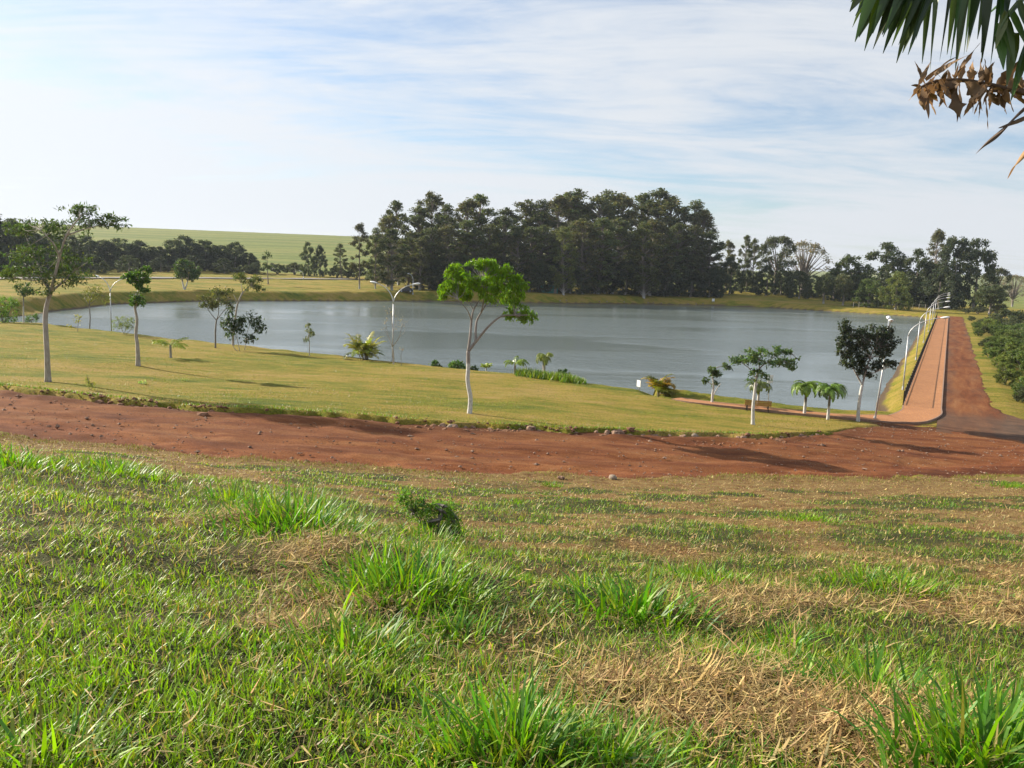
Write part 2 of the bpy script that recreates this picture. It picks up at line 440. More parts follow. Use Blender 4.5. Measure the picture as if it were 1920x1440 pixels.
near_px = [(-330, 786), (-150, 802), (0, 817), (109, 829), (255, 843), (437, 866), (547, 872), (693, 881), (782, 889), (965, 894), (1147, 897), (1293, 896), (1439, 898), (1657, 901), (1760, 893), (1913, 887), (2080, 880), (2250, 872)]
far_px = [(-330, 690), (-150, 711), (0, 730), (109, 744), (219, 755), (365, 769), (547, 778), (693, 788), (837, 799), (928, 805), (1074, 811), (1293, 819), (1446, 821), (1512, 816), (1585, 806), (1650, 797), (1745, 799), (1900, 794), (2080, 790), (2250, 785)]
road_near = np.array([hit(x, y, h_base)[:2] for x, y in near_px])
road_far = np.array([hit(x, y, h_base)[:2] for x, y in far_px])
ROAD = [tuple(p) for p in road_near] + [tuple(p) for p in road_far[::-1]]

# paved footpath: along the dam, round the corner, then along the near shore
path_px = [(1700, 786.5), (1670, 787), (1640, 786), (1590, 783), (1520, 777), (1450, 770), (1400, 764.5), (1345, 759), (1300, 754), (1268, 749)]
PATH = [dam_pt(a, 1.35) for a in (DLEN + 6, 130, 100, 70, 50, 30, 15, 6, 0.5, -3.0)] + [at_z(x, y, DAM_Z)[:2] for x, y in path_px]
PATH = smooth_path(np.array(PATH), 6)

mounds = []       # (x, y, radius, height) filled from photo spots below
def h_nomound(X, Y):
    X = np.asarray(X, float); Y = np.asarray(Y, float)
    z = h_base(X, Y)
    # gentle unevenness
    nearw = sstep(60, 20, Y) if False else (1 - sstep(20, 60, Y))
    z = z + nearw * ((fbm(X * 0.55, Y * 0.55, 3, 3) - 0.5) * 0.22 + (fbm(X * 2.3, Y * 2.3, 9, 3) - 0.5) * 0.09)
    z = z + sstep(40, 60, Y) * (fbm(X * 0.16, Y * 0.16, 21, 4) - 0.5) * 0.55 * (1 - sstep(14, 30, X))
    return z
def h_land(X, Y):
    z = h_nomound(X, Y)
    for mx_, my_, r, hh in mounds:
        z = z + hh * np.exp(-((X - mx_) ** 2 + (Y - my_) ** 2) / (r * r))
    return z
def h_ground(X, Y):
    X = np.asarray(X, float); Y = np.asarray(Y, float)
    z = h_land(X, Y)
    # dirt road bed
    m = (Y > 20) & (Y < 75)
    if m.any():
        sdv = poly_sdf(X[m], Y[m], ROAD)
        nz = (fbm(X[m] * 0.7, Y[m] * 0.7, 31, 4) - 0.5) * 2.6
        farside = (Y[m] > 0.5 * (np.interp(X[m], road_near[:, 0], road_near[:, 1]) + np.interp(X[m], road_far[:, 0], road_far[:, 1])))
        lipz = np.where(farside, 0.22, 0.16) * np.exp(-(np.maximum(sdv, 0) / 1.1) ** 2) * (1 - sstep(16, 22, X[m]))
        cut = sstep(0.22, -0.22, sdv + nz * 0.7) if False else (1 - sstep(-0.22, 0.22, sdv + nz * 0.7))
        z[m] = z[m] + lipz * (1 - cut) - 0.34 * cut
    # footpath bed
    m = (Y > 50) & (Y < 260) & (X > -30) & (X < 140)
    if m.any():
        d = line_dist(X[m], Y[m], PATH[:, :2]); f = 1 - sstep(1.6, 3.2, d)
        z[m] = z[m] * (1 - f) + 1.12 * f
    # lake
    m = (Y > 55) & (Y < 320)
    if m.any():
        x, y = X[m], Y[m]
        d = poly_sdf(x, y, LAKE) + (fbm(x * 0.35, y * 0.35, 41, 3) - 0.5) * np.where(x > 30, 0.4, 1.2)
        w = np.where((x > 12) & (y < 235), 2.4, np.where(y > 150, 4.0, 6.0))
        zl = np.where(d > 0, z[m] * sstep(0, 1, d / w) + 0.02 * np.clip(d, 0, 1), np.maximum(d * 0.35, -1.8))
        z[m] = zl
    return z

fore_spots = [  # photo px, py, mound radius, mound height
    (760, 1085, 0.75, 0.20), (520, 985, 0.9, 0.16), (215, 880, 1.2, 0.15), (600, 1060, 0.5, 0.14), (960, 1400, 0.4, 0.08),
    (1180, 1130, 0.6, 0.10), (1800, 1380, 0.5, 0.12), (1350, 1290, 0.55, 0.10), (1400, 1010, 1.0, 0.14), (1720, 1110, 0.8, 0.10)]
for x, y, r, hh in fore_spots:
    p = hit(x, y, h_nomound); mounds.append((p[0], p[1], r, hh))
def ground_hit(px, py): return hit(px, py, h_ground)
def gz(x, y): return float(h_ground(np.array([x]), np.array([y]))[0])

rows = np.concatenate([np.arange(-14, 2, 1.0), np.arange(2, 14, 0.14), np.arange(14, 30, 0.3), np.arange(30, 54, 0.22), np.arange(54, 92, 0.55), np.arange(92, 340, 1.5), 340 * (6000 / 340.0) ** (np.arange(70) / 69.0)])
uc = np.concatenate([np.linspace(-1.7, -0.78, 40)[:-1], np.linspace(-0.78, 0.78, 480), np.linspace(0.78, 1.7, 40)[1:]])
GY, GU = np.meshgrid(rows, uc, indexing='ij')
GX = GU * (np.maximum(GY, 0) + 10)
nr, ncl = GX.shape
GZ = h_ground(GX.ravel(), GY.ravel())
yn = np.interp(GX.ravel(), road_near[:, 0], road_near[:, 1])
xf, yf = GX.ravel(), GY.ravel()
green_spots = [(x, y, r) for x, y, r in [(1510, 965, 1.3), (1690, 1010, 1.0), (1615, 940, 1.2), (1330, 985, 1.2), (1830, 1040, .8), (1740, 950, 1.0), (1030, 905, .5), (970, 940, .6), (1090, 945, .5), (1900, 905, 1.4), (1420, 960, .8), (1250, 1010, 1.2), (1450, 1060, 1.2), (1600, 1080, 1.2)]]
GS = [(*hit(x, y, h_land)[:2], r) for x, y, r in green_spots]
straw_px = [(1350, 1290, .45), (1250, 1330, .35), (1460, 1330, .4), (590, 1040, .55), (560, 1180, .18), (1150, 1280, .3), (1560, 1380, .35), (660, 1130, .35), (480, 960, .6), (1330, 1150, .5), (1660, 1330, .3), (1850, 1150, .7), (1450, 1120, .5)]
SS = [(*hit(x, y, h_land)[:2], r) for x, y, r in straw_px]
def green_w(x, y):
    """share of living green grass on the near slope"""
    u = x / np.maximum(y, 3)
    edge = np.interp(u, [-0.62, -0.4, -0.2, 0.0, 0.2, 0.4, 0.62], [15, 13.5, 11.0, 9.5, 9.5, 8.5, 6.5])
    g = 1 - sstep(-2.5, 2.5, y - edge + (fbm(x * 0.5, y * 0.5, 51, 3) - 0.5) * 7)
    g = np.maximum(g, .9 * sstep(.42, .58, fbm(x * .42, y * .55, 111, 4)) * (1 - sstep(24, 31, y)))
    for sx, sy, r in GS:
        g = np.maximum(g, 0.95 * np.exp(-(((x - sx) / (r * 1.6)) ** 2 + ((y - sy) / (r * 1.3)) ** 2)))
    for sx, sy, r in SS:
        g = g * (1 - 0.75 * np.exp(-(((x - sx) / (r * 1.1)) ** 2 + ((y - sy) / (r * .8)) ** 2)) * np.clip(fbm(x * 2, y * 2, 77, 3) * 2.2 - .2, 0, 1))
    return g * np.clip(0.55 + 1.1 * (fbm(x * 1.3, y * 1.3, 57, 2) - 0.25), 0.25, 1.0)
near_side = 1 - sstep(-0.3, 0.3, yf - yn)
lush = green_w(xf, yf) * near_side
field = sstep(325, 350, yf)
mud = np.zeros(len(xf)); mk = (yf > 55) & (yf < 320)
mud[mk] = 1 - sstep(0.25, 1.0, poly_sdf(xf[mk], yf[mk], LAKE) + (fbm(xf[mk] * 0.35, yf[mk] * 0.35, 41, 3) - 0.5))
field = np.where(mud > 0.01, -mud, field)          # negative field = shore mud
zone = np.c_[lush, near_side, field]
idx = np.arange(nr * ncl).reshape(nr, ncl)
Q = np.stack([idx[:-1, :-1], idx[:-1, 1:], idx[1:, 1:], idx[1:, :-1]], -1).reshape(-1, 4)
gm = MB(); gm.add(np.c_[xf, yf, GZ], Q, None, zone)

def mat_ground():
    m, nt, b = new_mat('ground_grass'); L = nt.links
    at = N_(nt, 'ShaderNodeAttribute', attribute_name='Col'); sp = N_(nt, 'ShaderNodeSeparateColor'); L.new(at.outputs['Color'], sp.inputs[0])
    v = objcoord(nt); vs = objcoord(nt, (0.35, 1.0, 1), (0, 0, math.radians(8)))
    big = noise_node(nt, vs, 0.22, 5, 0.6, 0.4); mid = noise_node(nt, vs, 1.1, 5, 0.65); fine = noise_node(nt, v, 9.0, 4, 0.7); vf = noise_node(nt, v, 38.0, 2, 0.6)
    mm = N_(nt, 'ShaderNodeMath', operation='MULTIPLY_ADD'); L.new(mid, mm.inputs[0]); mm.inputs[1].default_value = 0.8; L.new(big, mm.inputs[2])
    ms_ = N_(nt, 'ShaderNodeMath', operation='MULTIPLY'); L.new(mm.outputs[0], ms_.inputs[0]); ms_.inputs[1].default_value = 0.66
    lawn = ramp(nt, ms_.outputs[0], [(0.43, (0.085, 0.118, 0.010)), (0.53, (0.170, 0.170, 0.018)), (0.62, (0.270, 0.205, 0.036)), (0.74, (0.33, 0.230, 0.070))])
    spk = ramp(nt, fine, [(0.32, (0.38, 0.48, 0.36)), (0.5, (1, 1, 1)), (0.7, (1.3, 1.22, 1.1))])
    lawn = mix(nt, 1.0, lawn, spk, 'MULTIPLY')
    dry = ramp(nt, noise_node(nt, v, 2.4, 5, 0.7), [(0.28, (0.13, 0.055, 0.022)), (0.44, (0.20, 0.115, 0.042)), (0.58, (0.27, 0.185, 0.070)), (0.74, (0.14, 0.145, 0.030))])
    dry = mix(nt, 1.0, dry, ramp(nt, vf, [(0.3, (0.6, 0.58, 0.55)), (0.6, (1.1, 1.1, 1.1))]), 'MULTIPLY')
    lushc = ramp(nt, noise_node(nt, v, 5.0, 4, 0.7), [(0.3, (0.035, 0.030, 0.014)), (0.55, (0.060, 0.065, 0.018)), (0.75, (0.12, 0.10, 0.035))])
    near = mix(nt, maprange(nt, sp.outputs[0], 0.15, 0.65), dry, lushc)
    col = mix(nt, sp.outputs[1], lawn, near)
    # far cropland: bands of crop rows
    fv = objcoord(nt, (0.003, 0.05, 1), (0, 0, math.radians(-6)))
    fcol = ramp(nt, noise_node(nt, fv, 1.0, 6, 0.7), [(0.32, (0.085, 0.125, 0.026)), (0.46, (0.135, 0.170, 0.034)), (0.58, (0.215, 0.215, 0.055)), (0.72, (0.14, 0.13, 0.04))])
    fcol = mix(nt, 1.0, fcol, ramp(nt, noise_node(nt, v, 0.25, 4, 0.7), [(0.3, (0.75, 0.78, 0.75)), (0.7, (1.15, 1.12, 1.1))]), 'MULTIPLY')
    col = mix(nt, maprange(nt, sp.outputs[2], 0.0, 1.0, smooth=False), col, fcol)
    col = mix(nt, maprange(nt, sp.outputs[2], -0.9, -0.1, 1.0, 0.0), col, (0.11, 0.075, 0.045))   # wet mud at the waterline
    L.new(col, b.inputs['Base Color']); b.inputs['Roughness'].default_value = 0.95; b.inputs['Specular IOR Level'].default_value = 0.15
    ad = N_(nt, 'ShaderNodeMath', operation='ADD'); L.new(fine, ad.inputs[0]); L.new(vf, ad.inputs[1])
    bump(nt, b, ad.outputs[0], 0.9, 0.07)
    return m
ground = struct(gm.build('ground', mat_ground(), smooth=True))

# ------------------------------------------------------------------ lake water
def mat_water():
    m, nt, b = new_mat('lake_water'); L = nt.links
    b.inputs['Base Color'].default_value = (0.125, 0.152, 0.148, 1)
    b.inputs['Roughness'].default_value = 0.16; b.inputs['IOR'].default_value = 1.33
    n1 = noise_node(nt, objcoord(nt, (0.7, 1.6, 1), (0, 0, math.radians(12))), 1.6, 4, 0.6, 0.3)
    n2 = noise_node(nt, objcoord(nt, (1, 1.5, 1), (0, 0, math.radians(-8))), 0.35, 3, 0.5)
    calm = maprange(nt, noise_node(nt, objcoord(nt, (0.6, 1.5, 1)), 0.03, 3, 0.5, 0.6), 0.38, 0.60, 0.12, 1.25)
    mu = N_(nt, 'ShaderNodeMath', operation='MULTIPLY_ADD'); L.new(n2, mu.inputs[0]); mu.inputs[1].default_value = 1.2; L.new(n1, mu.inputs[2])
    mc = N_(nt, 'ShaderNodeMath', operation='MULTIPLY'); L.new(mu.outputs[0], mc.inputs[0]); L.new(calm, mc.inputs[1])
    bump(nt, b, mc.outputs[0], 0.48, 0.26)
    return m
def lake_mesh():
    x0, x1, y0, y1 = -140, 135, 56, 290
    xs = np.linspace(x0, x1, 60); ys = np.linspace(y0, y1, 52)
    YY, XX = np.meshgrid(ys, xs, indexing='ij'); sdv = poly_sdf(XX.ravel(), YY.ravel(), LAKE).reshape(XX.shape)
    id_ = np.arange(XX.size).reshape(XX.shape)
    q = np.stack([id_[:-1, :-1], id_[:-1, 1:], id_[1:, 1:], id_[1:, :-1]], -1)
    keep = np.minimum.reduce([sdv[:-1, :-1], sdv[:-1, 1:], sdv[1:, 1:], sdv[1:, :-1]]) < 2.0
    # never let the sheet show below the dam's downstream slope
    s = (XX - DP0[0]) * DN[0] + (YY - DP0[1]) * DN[1]
    keep &= np.maximum.reduce([s[:-1, :-1], s[:-1, 1:], s[1:, 1:], s[1:, :-1]]) < 8.0
    mb = MB(); mb.add(np.c_[XX.ravel(), YY.ravel(), np.zeros(XX.size)], q[keep].reshape(-1, 4))
    return mb
lake = struct(lake_mesh().build('lake_water', mat_water(), col=False))

# ------------------------------------------------------------------ red dirt road
def resample(P, n):
    P = np.asarray(P); d = np.r_[0, np.cumsum(np.linalg.norm(np.diff(P, axis=0), axis=1))]
    t = np.linspace(0, d[-1], n); return np.stack([np.interp(t, d, P[:, i]) for i in range(P.shape[1])], 1)
def mat_road(asphalt=False):
    m, nt, b = new_mat('dam_road_surface' if asphalt else 'red_earth'); L = nt.links
    v = objcoord(nt)
    vs = objcoord(nt, (0.25, 1.2, 1), (0, 0, math.radians(6)))
    n0 = noise_node(nt, objcoord(nt, (1.0, 0.15, 1)) if asphalt else vs, 0.9, 6, 0.65, 0.3); nf = noise_node(nt, v, 14.0, 4, 0.75)
    red = ramp(nt, n0, [(0.30, (0.095, 0.028, 0.009)), (0.44, (0.150, 0.048, 0.015)), (0.58, (0.205, 0.078, 0.026)), (0.76, (0.26, 0.125, 0.052))])
    red = mix(nt, 1.0, red, ramp(nt, nf, [(0.3, (0.5, 0.48, 0.48)), (0.52, (1, 1, 1)), (0.75, (1.45, 1.5, 1.55))]), 'MULTIPLY')
    if not asphalt:      # packed wheel tracks, loose middle, darker, redder near side
        at = N_(nt, 'ShaderNodeAttribute', attribute_name='Col'); sc_ = N_(nt, 'ShaderNodeSeparateColor'); L.new(at.outputs['Color'], sc_.inputs[0])
        red = mix(nt, 1.0, red, ramp(nt, sc_.outputs[0], [(0.05, (0.62, 0.55, 0.5)), (0.22, (0.95, 0.85, 0.8)), (0.30, (1.2, 1.2, 1.2)), (0.42, (0.85, 0.82, 0.8)), (0.56, (1.15, 1.18, 1.2)), (0.66, (0.9, 0.88, 0.86)), (0.82, (1.05, 1.05, 1.05)), (0.97, (0.7, 0.72, 0.75))]), 'MULTIPLY')
    if asphalt:
        tc = N_(nt, 'ShaderNodeTexCoord'); sp = N_(nt, 'ShaderNodeSeparateXYZ'); L.new(tc.outputs['Object'], sp.inputs[0])
        gr = ramp(nt, noise_node(nt, v, 0.8, 5), [(0.3, (0.055, 0.040, 0.030)), (0.7, (0.135, 0.080, 0.050))])
        n1 = noise_node(nt, objcoord(nt, (0.55, 0.10, 1)), 1.0, 6, 0.62)
        # the object's x runs across the crest, y along it: dirt lies thickest right of the middle
        cx = N_(nt, 'ShaderNodeMath', operation='SUBTRACT'); L.new(sp.outputs['X'], cx.inputs[0]); cx.inputs[1].default_value = 4.7
        ab = N_(nt, 'ShaderNodeMath', operation='ABSOLUTE'); L.new(cx.outputs[0], ab.inputs[0])
        mm = N_(nt, 'ShaderNodeMath', operation='MULTIPLY_ADD'); L.new(ab.outputs[0], mm.inputs[0]); mm.inputs[1].default_value = -0.11; L.new(n1, mm.inputs[2])
        fac = maprange(nt, mm.outputs[0], 0.02, 0.50)
        nearp = maprange(nt, sp.outputs['Y'], -3.5, 1.0, 0.42, 1.0)
        mf = N_(nt, 'ShaderNodeMath', operation='MULTIPLY'); L.new(fac, mf.inputs[0]); L.new(nearp, mf.inputs[1])
        red = mix(nt, mf.outputs[0], gr, red)
    L.new(red, b.inputs['Base Color']); b.inputs['Roughness'].default_value = 0.95; b.inputs['Specular IOR Level'].default_value = 0.15
    bump(nt, b, nf, 0.35 if asphalt else 0.8, 0.03)
    return m
def dirt_road():
    n, k = 420, 44
    A = resample(road_near, n); B = resample(road_far, n); mb = MB()
    t = np.linspace(-0.09, 1.09, k)
    X = A[:, None, 0] + (B - A)[:, None, 0] * t; Y = A[:, None, 1] + (B - A)[:, None, 1] * t
    x, y = X.ravel(), Y.ravel()
    z = h_land(x, y) - 0.06 + (fbm(x * 1.4, y * 1.4, 61, 4) - 0.5) * 0.14
    # wheel ruts and a rubble ridge below the far edge
    tt = np.tile(t, n)
    z -= 0.09 * np.exp(-((tt - 0.27) / 0.05) ** 2) + 0.08 * np.exp(-((tt - 0.52) / 0.05) ** 2)
    z += 0.22 * np.exp(-((tt - 0.93) / 0.06) ** 2) * fbm(x * 1.1, y * 1.1, 67, 3) * (1 - sstep(18, 24, x))
    id_ = np.arange(n * k).reshape(n, k)
    mb.add(np.c_[x, y, z], np.stack([id_[:-1, :-1], id_[1:, :-1], id_[1:, 1:], id_[:-1, 1:]], -1).reshape(-1, 4), None, np.c_[tt + (fbm(x * .25, y * .25, 141, 3) - .5) * .18, tt, tt])
    return mb
struct(dirt_road().build('dirt_road', mat_road(), smooth=True))

def dam_road():
    # object frame: x across the crest, y along it
    ys = np.r_[np.linspace(-13, 20, 70), np.linspace(21, DLEN + 14, 80)]; xs = np.linspace(2.5, 9.0, 22); mb = MB()
    YY, XX = np.meshgrid(ys, xs, indexing='ij')
    edge = 6.5 + 0.9 * (fbm(YY * 0.6, YY * 0 + 2, 71, 4) - 0.5) + 7.0 * (1 - sstep(-9, 7, YY)) ** 1.6
    XX = 2.5 + (XX - 2.5) / 6.5 * (edge - 2.5)
    PX = DP0[0] + DD[0] * YY + DN[0] * XX; PY = DP0[1] + DD[1] * YY + DN[1] * XX
    z = np.maximum(h_land(PX.ravel(), PY.ravel()), 1.13) + 0.03
    z = np.where(XX.ravel() > edge.ravel() - 0.05, z - 0.12, z) - 0.2 * (1 - sstep(-12.0, -8.5, YY.ravel() + (fbm(XX.ravel() * 1.5, YY.ravel() * .7, 121, 3) - .5) * 4))
    id_ = np.arange(XX.size).reshape(XX.shape)
    mb.add(np.c_[XX.ravel(), YY.ravel(), z], np.stack([id_[:-1, :-1], id_[:-1, 1:], id_[1:, 1:], id_[1:, :-1]], -1).reshape(-1, 4))
    o = mb.build('dam_road', mat_road(True), smooth=True, col=False)
    o.location = (DP0[0], DP0[1], 0); o.rotation_euler = (0, 0, math.atan2(DN[1], DN[0]))
    return struct(o)
dam_road()

# ------------------------------------------------------------------ footpath with kerbs
def path_widths():
    n = len(PATH); w = np.full(n, 1.3)
    for i, p in enumerate(PATH):
        a = (p - DP0) @ DD; s = (p - DP0) @ DN
        if s < -2: w[i] = 0.62
    return np.convolve(np.pad(w, 3, 'edge'), np.ones(7) / 7, 'valid')
def mat_pavers():
    m, nt, b = new_mat('footpath_pavers'); L = nt.links
    br = N_(nt, 'ShaderNodeTexBrick'); br.inputs['Scale'].default_value = 1.0
    br.inputs['Brick Width'].default_value = 0.24; br.inputs['Row Height'].default_value = 0.12; br.inputs['Mortar Size'].default_value = 0.008
    br.inputs['Color1'].default_value = (0.35, 0.142, 0.042, 1); br.inputs['Color2'].default_value = (0.42, 0.188, 0.062, 1); br.inputs['Mortar'].default_value = (0.30, 0.15, 0.09, 1)
    L.new(objcoord(nt, (1, 1, 1), (0, 0, -math.atan2(DD[1], DD[0]))), br.inputs['Vector'])
    n = noise_node(nt, objcoord(nt), 0.35, 5, 0.65)
    col = mix(nt, 1.0, br.outputs['Color'], ramp(nt, n, [(0.3, (0.86, 0.84, 0.84)), (0.7, (1.1, 1.1, 1.1))]), 'MULTIPLY')
    L.new(col, b.inputs['Base Color']); b.inputs['Roughness'].default_value = 0.9
    bump(nt, b, br.outputs['Fac'], -0.3, 0.01); return m
def strip_solid(mb, P, off0, off1, z_top, z_bot):
    """solid strip along polyline P between lateral offsets, both offset arrays per point"""
    P = np.asarray(P); T = unit(np.gradient(P, axis=0)); Nn = np.c_[T[:, 1], -T[:, 0]]
    A = P + Nn * np.asarray(off0)[:, None]; B = P + Nn * np.asarray(off1)[:, None]; n = len(P)
    V = np.concatenate([np.c_[A, np.full(n, z_bot)], np.c_[A, np.full(n, z_top)], np.c_[B, np.full(n, z_top)], np.c_[B, np.full(n, z_bot)]])
    Qs = []
    for i in range(n - 1):
        for r in range(3): Qs.append((r * n + i, r * n + i + 1, (r + 1) * n + i + 1, (r + 1) * n + i))
    Qs += [(0, n, 2 * n, 3 * n), (n - 1, 4 * n - 1, 3 * n - 1, 2 * n - 1)]
    mb.add(V, Qs)
pw = path_widths(); one = np.ones(len(PATH)); mb = MB()
strip_solid(mb, PATH, -pw, pw, 1.31, 0.9)
fp = struct(mb.build('footpath', mat_pavers(), col=False))
for sgn in (-1, 1):
    mb = MB(); a_, b_ = (pw + 0.003) * sgn, (pw + 0.10) * sgn
    strip_solid(mb, PATH, np.minimum(a_, b_), np.maximum(a_, b_), 1.316, 0.85)
    mb.build('kerb', M['concrete'], fp, col=False)

# pale road on the far side of the lake, below the tree belt
def far_road():
    mb = MB(); P = [ground_hit(x, y) for x, y in ((-120, 527), (0, 523), (150, 521.5), (300, 522), (480, 523), (640, 524), (760, 526))]
    P = smooth_path(np.array(P), 6); T = unit(np.gradient(P[:, :2], axis=0)); Nn = np.c_[T[:, 1], -T[:, 0]]; V = []
    for s in (-2.6, 0, 2.6):
        q = P[:, :2] + Nn * s; V.append(np.c_[q, h_ground(q[:, 0], q[:, 1]) + 0.25])
    n = len(P); mb.add(np.concatenate(V), [(r * n + i, r * n + i + 1, (r + 1) * n + i + 1, (r + 1) * n + i) for i in range(n - 1) for r in range(2)])
    return mb
struct(far_road().build('far_road', mat_plain('pale_asphalt', (0.16, 0.15, 0.14), (0.24, 0.22, 0.20), 0.5, 0.9), col=False))

# ------------------------------------------------------------------ foreground palm-like plant, top right
def blade_mesh(mb, base, d, side, length, width, col, curl=0.0, n=6, sag=0.3, ragged=0.0):
    """one leaf strip from base along d, hanging with gravity, folded along its middle"""
    d = unit(np.asarray(d, float)); side = unit(np.asarray(side, float) - d * np.dot(side, d))
    p = np.asarray(base, float).copy(); V = []; step = length / n
    for i in range(n + 1):
        t = i / n; w = width * 0.5 * (0.55 + 0.45 * min(1, t * 5)) * (1 - max(0, (t - 0.35) / 0.65) ** 1.5 * 0.95) * (1 + ragged * rng.normal() * 0.5)
        ang = curl * t; nrm = np.cross(d, side); sd_ = side * math.cos(ang) + nrm * math.sin(ang)
        up = np.cross(sd_, d)
        V += [p - sd_ * w, p + up * w * 0.35, p + sd_ * w]
        d = unit(d + np.array([0, 0, -sag * step]) + ragged * rng.normal(size=3) * 0.12); p = p + d * step
    Qd = []
    for i in range(n):
        for j in range(2): Qd.append((i * 3 + j, i * 3 + j + 1, i * 3 + 4 + j, i * 3 + 3 + j))
    mb.add(V, Qd, None, col)

def fore_palm():
    bx, by = 4.6, 4.3; bz = gz(bx, by)
    root = thing('palm_tree', 'palm with long hanging green leaves and brown dead fronds at top right corner', 'palm', (bx, by, bz))
    O = np.array([bx, by, bz]); crown = np.array([4.3, 4.3, EYE + 2.35])
    mb = MB(); pts = np.array([O - O, [-.03, 0, 1.2], [-.12, 0, 2.6], crown - O])
    tube(mb, smooth_path(pts, 5), np.linspace(0.16, 0.11, 16), 10); mb.build('trunk', M['bark'], root, smooth=True, col=False)
    def rachis(name, P, r0, r1, mat, colr):
        m_ = MB(); tube(m_, P - O, np.linspace(r0, r1, len(P)), 6, colr); return m_.build(name, mat, root, smooth=True)
    G1 = np.array([0.030, 0.062, 0.014])
    # living frond whose leaflets hang down into the picture
    P = smooth_path(np.array([crown, at_y(2010, -190, 4.2), at_y(1850, -150, 4.05), at_y(1700, -95, 3.9), at_y(1600, -40, 3.75)]), 8)
    fr = rachis('frond', P, 0.022, 0.006, M['palm'], (0.09, 0.14, 0.03))
    spots = []
    for tx, ty in [(1592, 22), (1598, 50), (1602, 74), (1612, 66), (1620, 92), (1628, 72), (1640, 90), (1646, 78), (1655, 62), (1661, 98), (1672, 84), (1681, 114), (1692, 96), (1702, 100), (1708, 78), (1716, 60)]:
        spots.append((tx + 58 + rng.uniform(-6, 10), -75, tx, ty, rng.uniform(16, 28)))
        spots.append((tx + 62 + rng.uniform(-6, 10), -75, tx + rng.uniform(2, 14), ty - rng.uniform(8, 45), rng.uniform(10, 18)))
    for tx, ty in [(1729, 118), (1742, 132), (1760, 110), (1775, 98), (1783, 108), (1791, 128), (1806, 100), (1815, 92), (1838, 112), (1842, 96), (1856, 118), (1868, 104), (1880, 84), (1832, 70), (1796, 60)]:
        spots.append((tx + 30 + rng.uniform(-8, 8), -110, tx, ty, rng.uniform(9, 20)))
    lm = 0
    for bx_, by_, tx, ty, wpx in spots:
        d0 = 3.95 + rng.normal() * 0.07; a = at_y(bx_, by_, d0); b = at_y(tx, ty, d0 - 0.06 + rng.normal() * 0.04)
        mb = MB(); L_ = np.linalg.norm(b - a)
        side = np.array([1.0, rng.uniform(-0.7, 0.7), 0.1])
        blade_mesh(mb, a - O, b - a, side, L_ * 1.02, wpx / FPX * 4 * 1.05, G1 * rng.uniform(0.7, 1.7) * np.array([rng.uniform(0.9, 1.5), 1, 1]), rng.normal() * 0.5, 7, 0.05, 0.06)
        mb.build('leaflet', M['palm'], fr, smooth=True)
    # second living frond at the right edge
    P = smooth_path(np.array([crown, at_y(1990, -60, 4.0), at_y(1925, -10, 3.8), at_y(1882, 40, 3.7), at_y(1868, 70, 3.66)]), 6)
    fr2 = rachis('frond', P, 0.02, 0.006, M['palm'], (0.09, 0.14, 0.03))
    for bx_, by_, tx, ty, wpx in [(1874, 42, 1880, 128, 34), (1884, 30, 1905, 120, 40), (1896, 18, 1935, 110, 44), (1910, 0, 1950, 95, 40), (1888, 20, 1868, 90, 26), (1930, -30, 1975, 60, 46), (1905, 60, 1890, 160, 36), (1926, 80, 1896, 190, 26), (1945, 60, 1920, 150, 40)]:
        a = at_y(bx_, by_, 3.72); b = at_y(tx, ty, 3.6); mb = MB()
        blade_mesh(mb, a - O, b - a, (1, rng.uniform(-.5, .5), 0.2), np.linalg.norm(b - a), wpx / FPX * 2.1, (0.055 * rng.uniform(.8, 1.6), 0.11, 0.018), rng.normal() * .5, 7, 0.1, 0.08)
        mb.build('leaflet', M['palm'], fr2)
    # dead brown frond, curled and torn
    P = smooth_path(np.array([crown + [0.2, -.1, -.15], at_y(2250, 120, 4.1), at_y(2020, 190, 3.95), at_y(1905, 170, 3.85), at_y(1850, 158, 3.8), at_y(1795, 150, 3.78), at_y(1745, 155, 3.76), at_y(1716, 172, 3.75)]), 7)
    df = rachis('dead_frond', P, 0.016, 0.005, M['dead'], (0.13, 0.08, 0.045))
    df['label'] = 'curled brown dead frond'
    for bx_, by_, tx, ty, wpx in [(1722, 168, 1730, 205, 52), (1738, 158, 1756, 208, 44), (1755, 150, 1772, 198, 30), (1762, 152, 1790, 190, 58), (1780, 150, 1800, 212, 60), (1798, 150, 1806, 218, 36), (1812, 152, 1830, 182, 46), (1840, 160, 1806, 212, 38),
             (1850, 160, 1866, 196, 44), (1735, 150, 1790, 105, 26), (1752, 140, 1815, 100, 22), (1790, 148, 1828, 82, 14), (1800, 148, 1806, 112, 34), (1822, 150, 1820, 116, 26), (1840, 155, 1842, 110, 28), (1856, 160, 1848, 112, 32),
             (1870, 165, 1912, 120, 40), (1880, 168, 1900, 205, 44), (1895, 172, 1925, 190, 40), (1866, 165, 1900, 148, 46), (1848, 185, 1854, 238, 10), (1838, 185, 1840, 224, 8), (1885, 150, 1925, 165, 44), (1905, 160, 1940, 140, 40)] + [(1720 + 190 * q, 160 + 8 * math.sin(q * 9) , 1720 + 190 * q + rng.uniform(-25, 25), 160 + rng.uniform(-45, 50), rng.uniform(14, 30)) for q in rng.random(46)]:
        dd = 3.78 + rng.normal() * 0.05; a = at_y(bx_, by_, dd); b = at_y(tx, ty, dd + rng.normal() * 0.07); mb = MB()
        k = rng.uniform(0.45, 1.6); blade_mesh(mb, a - O, b - a, (1, rng.uniform(-1, 1), rng.uniform(-.6, .6)), np.linalg.norm(b - a) * 1.1, wpx / FPX * rng.uniform(1.0, 2.3), np.array([0.21, 0.135, 0.075]) * k, rng.normal() * 3.0, 12, 0.5, 0.3)
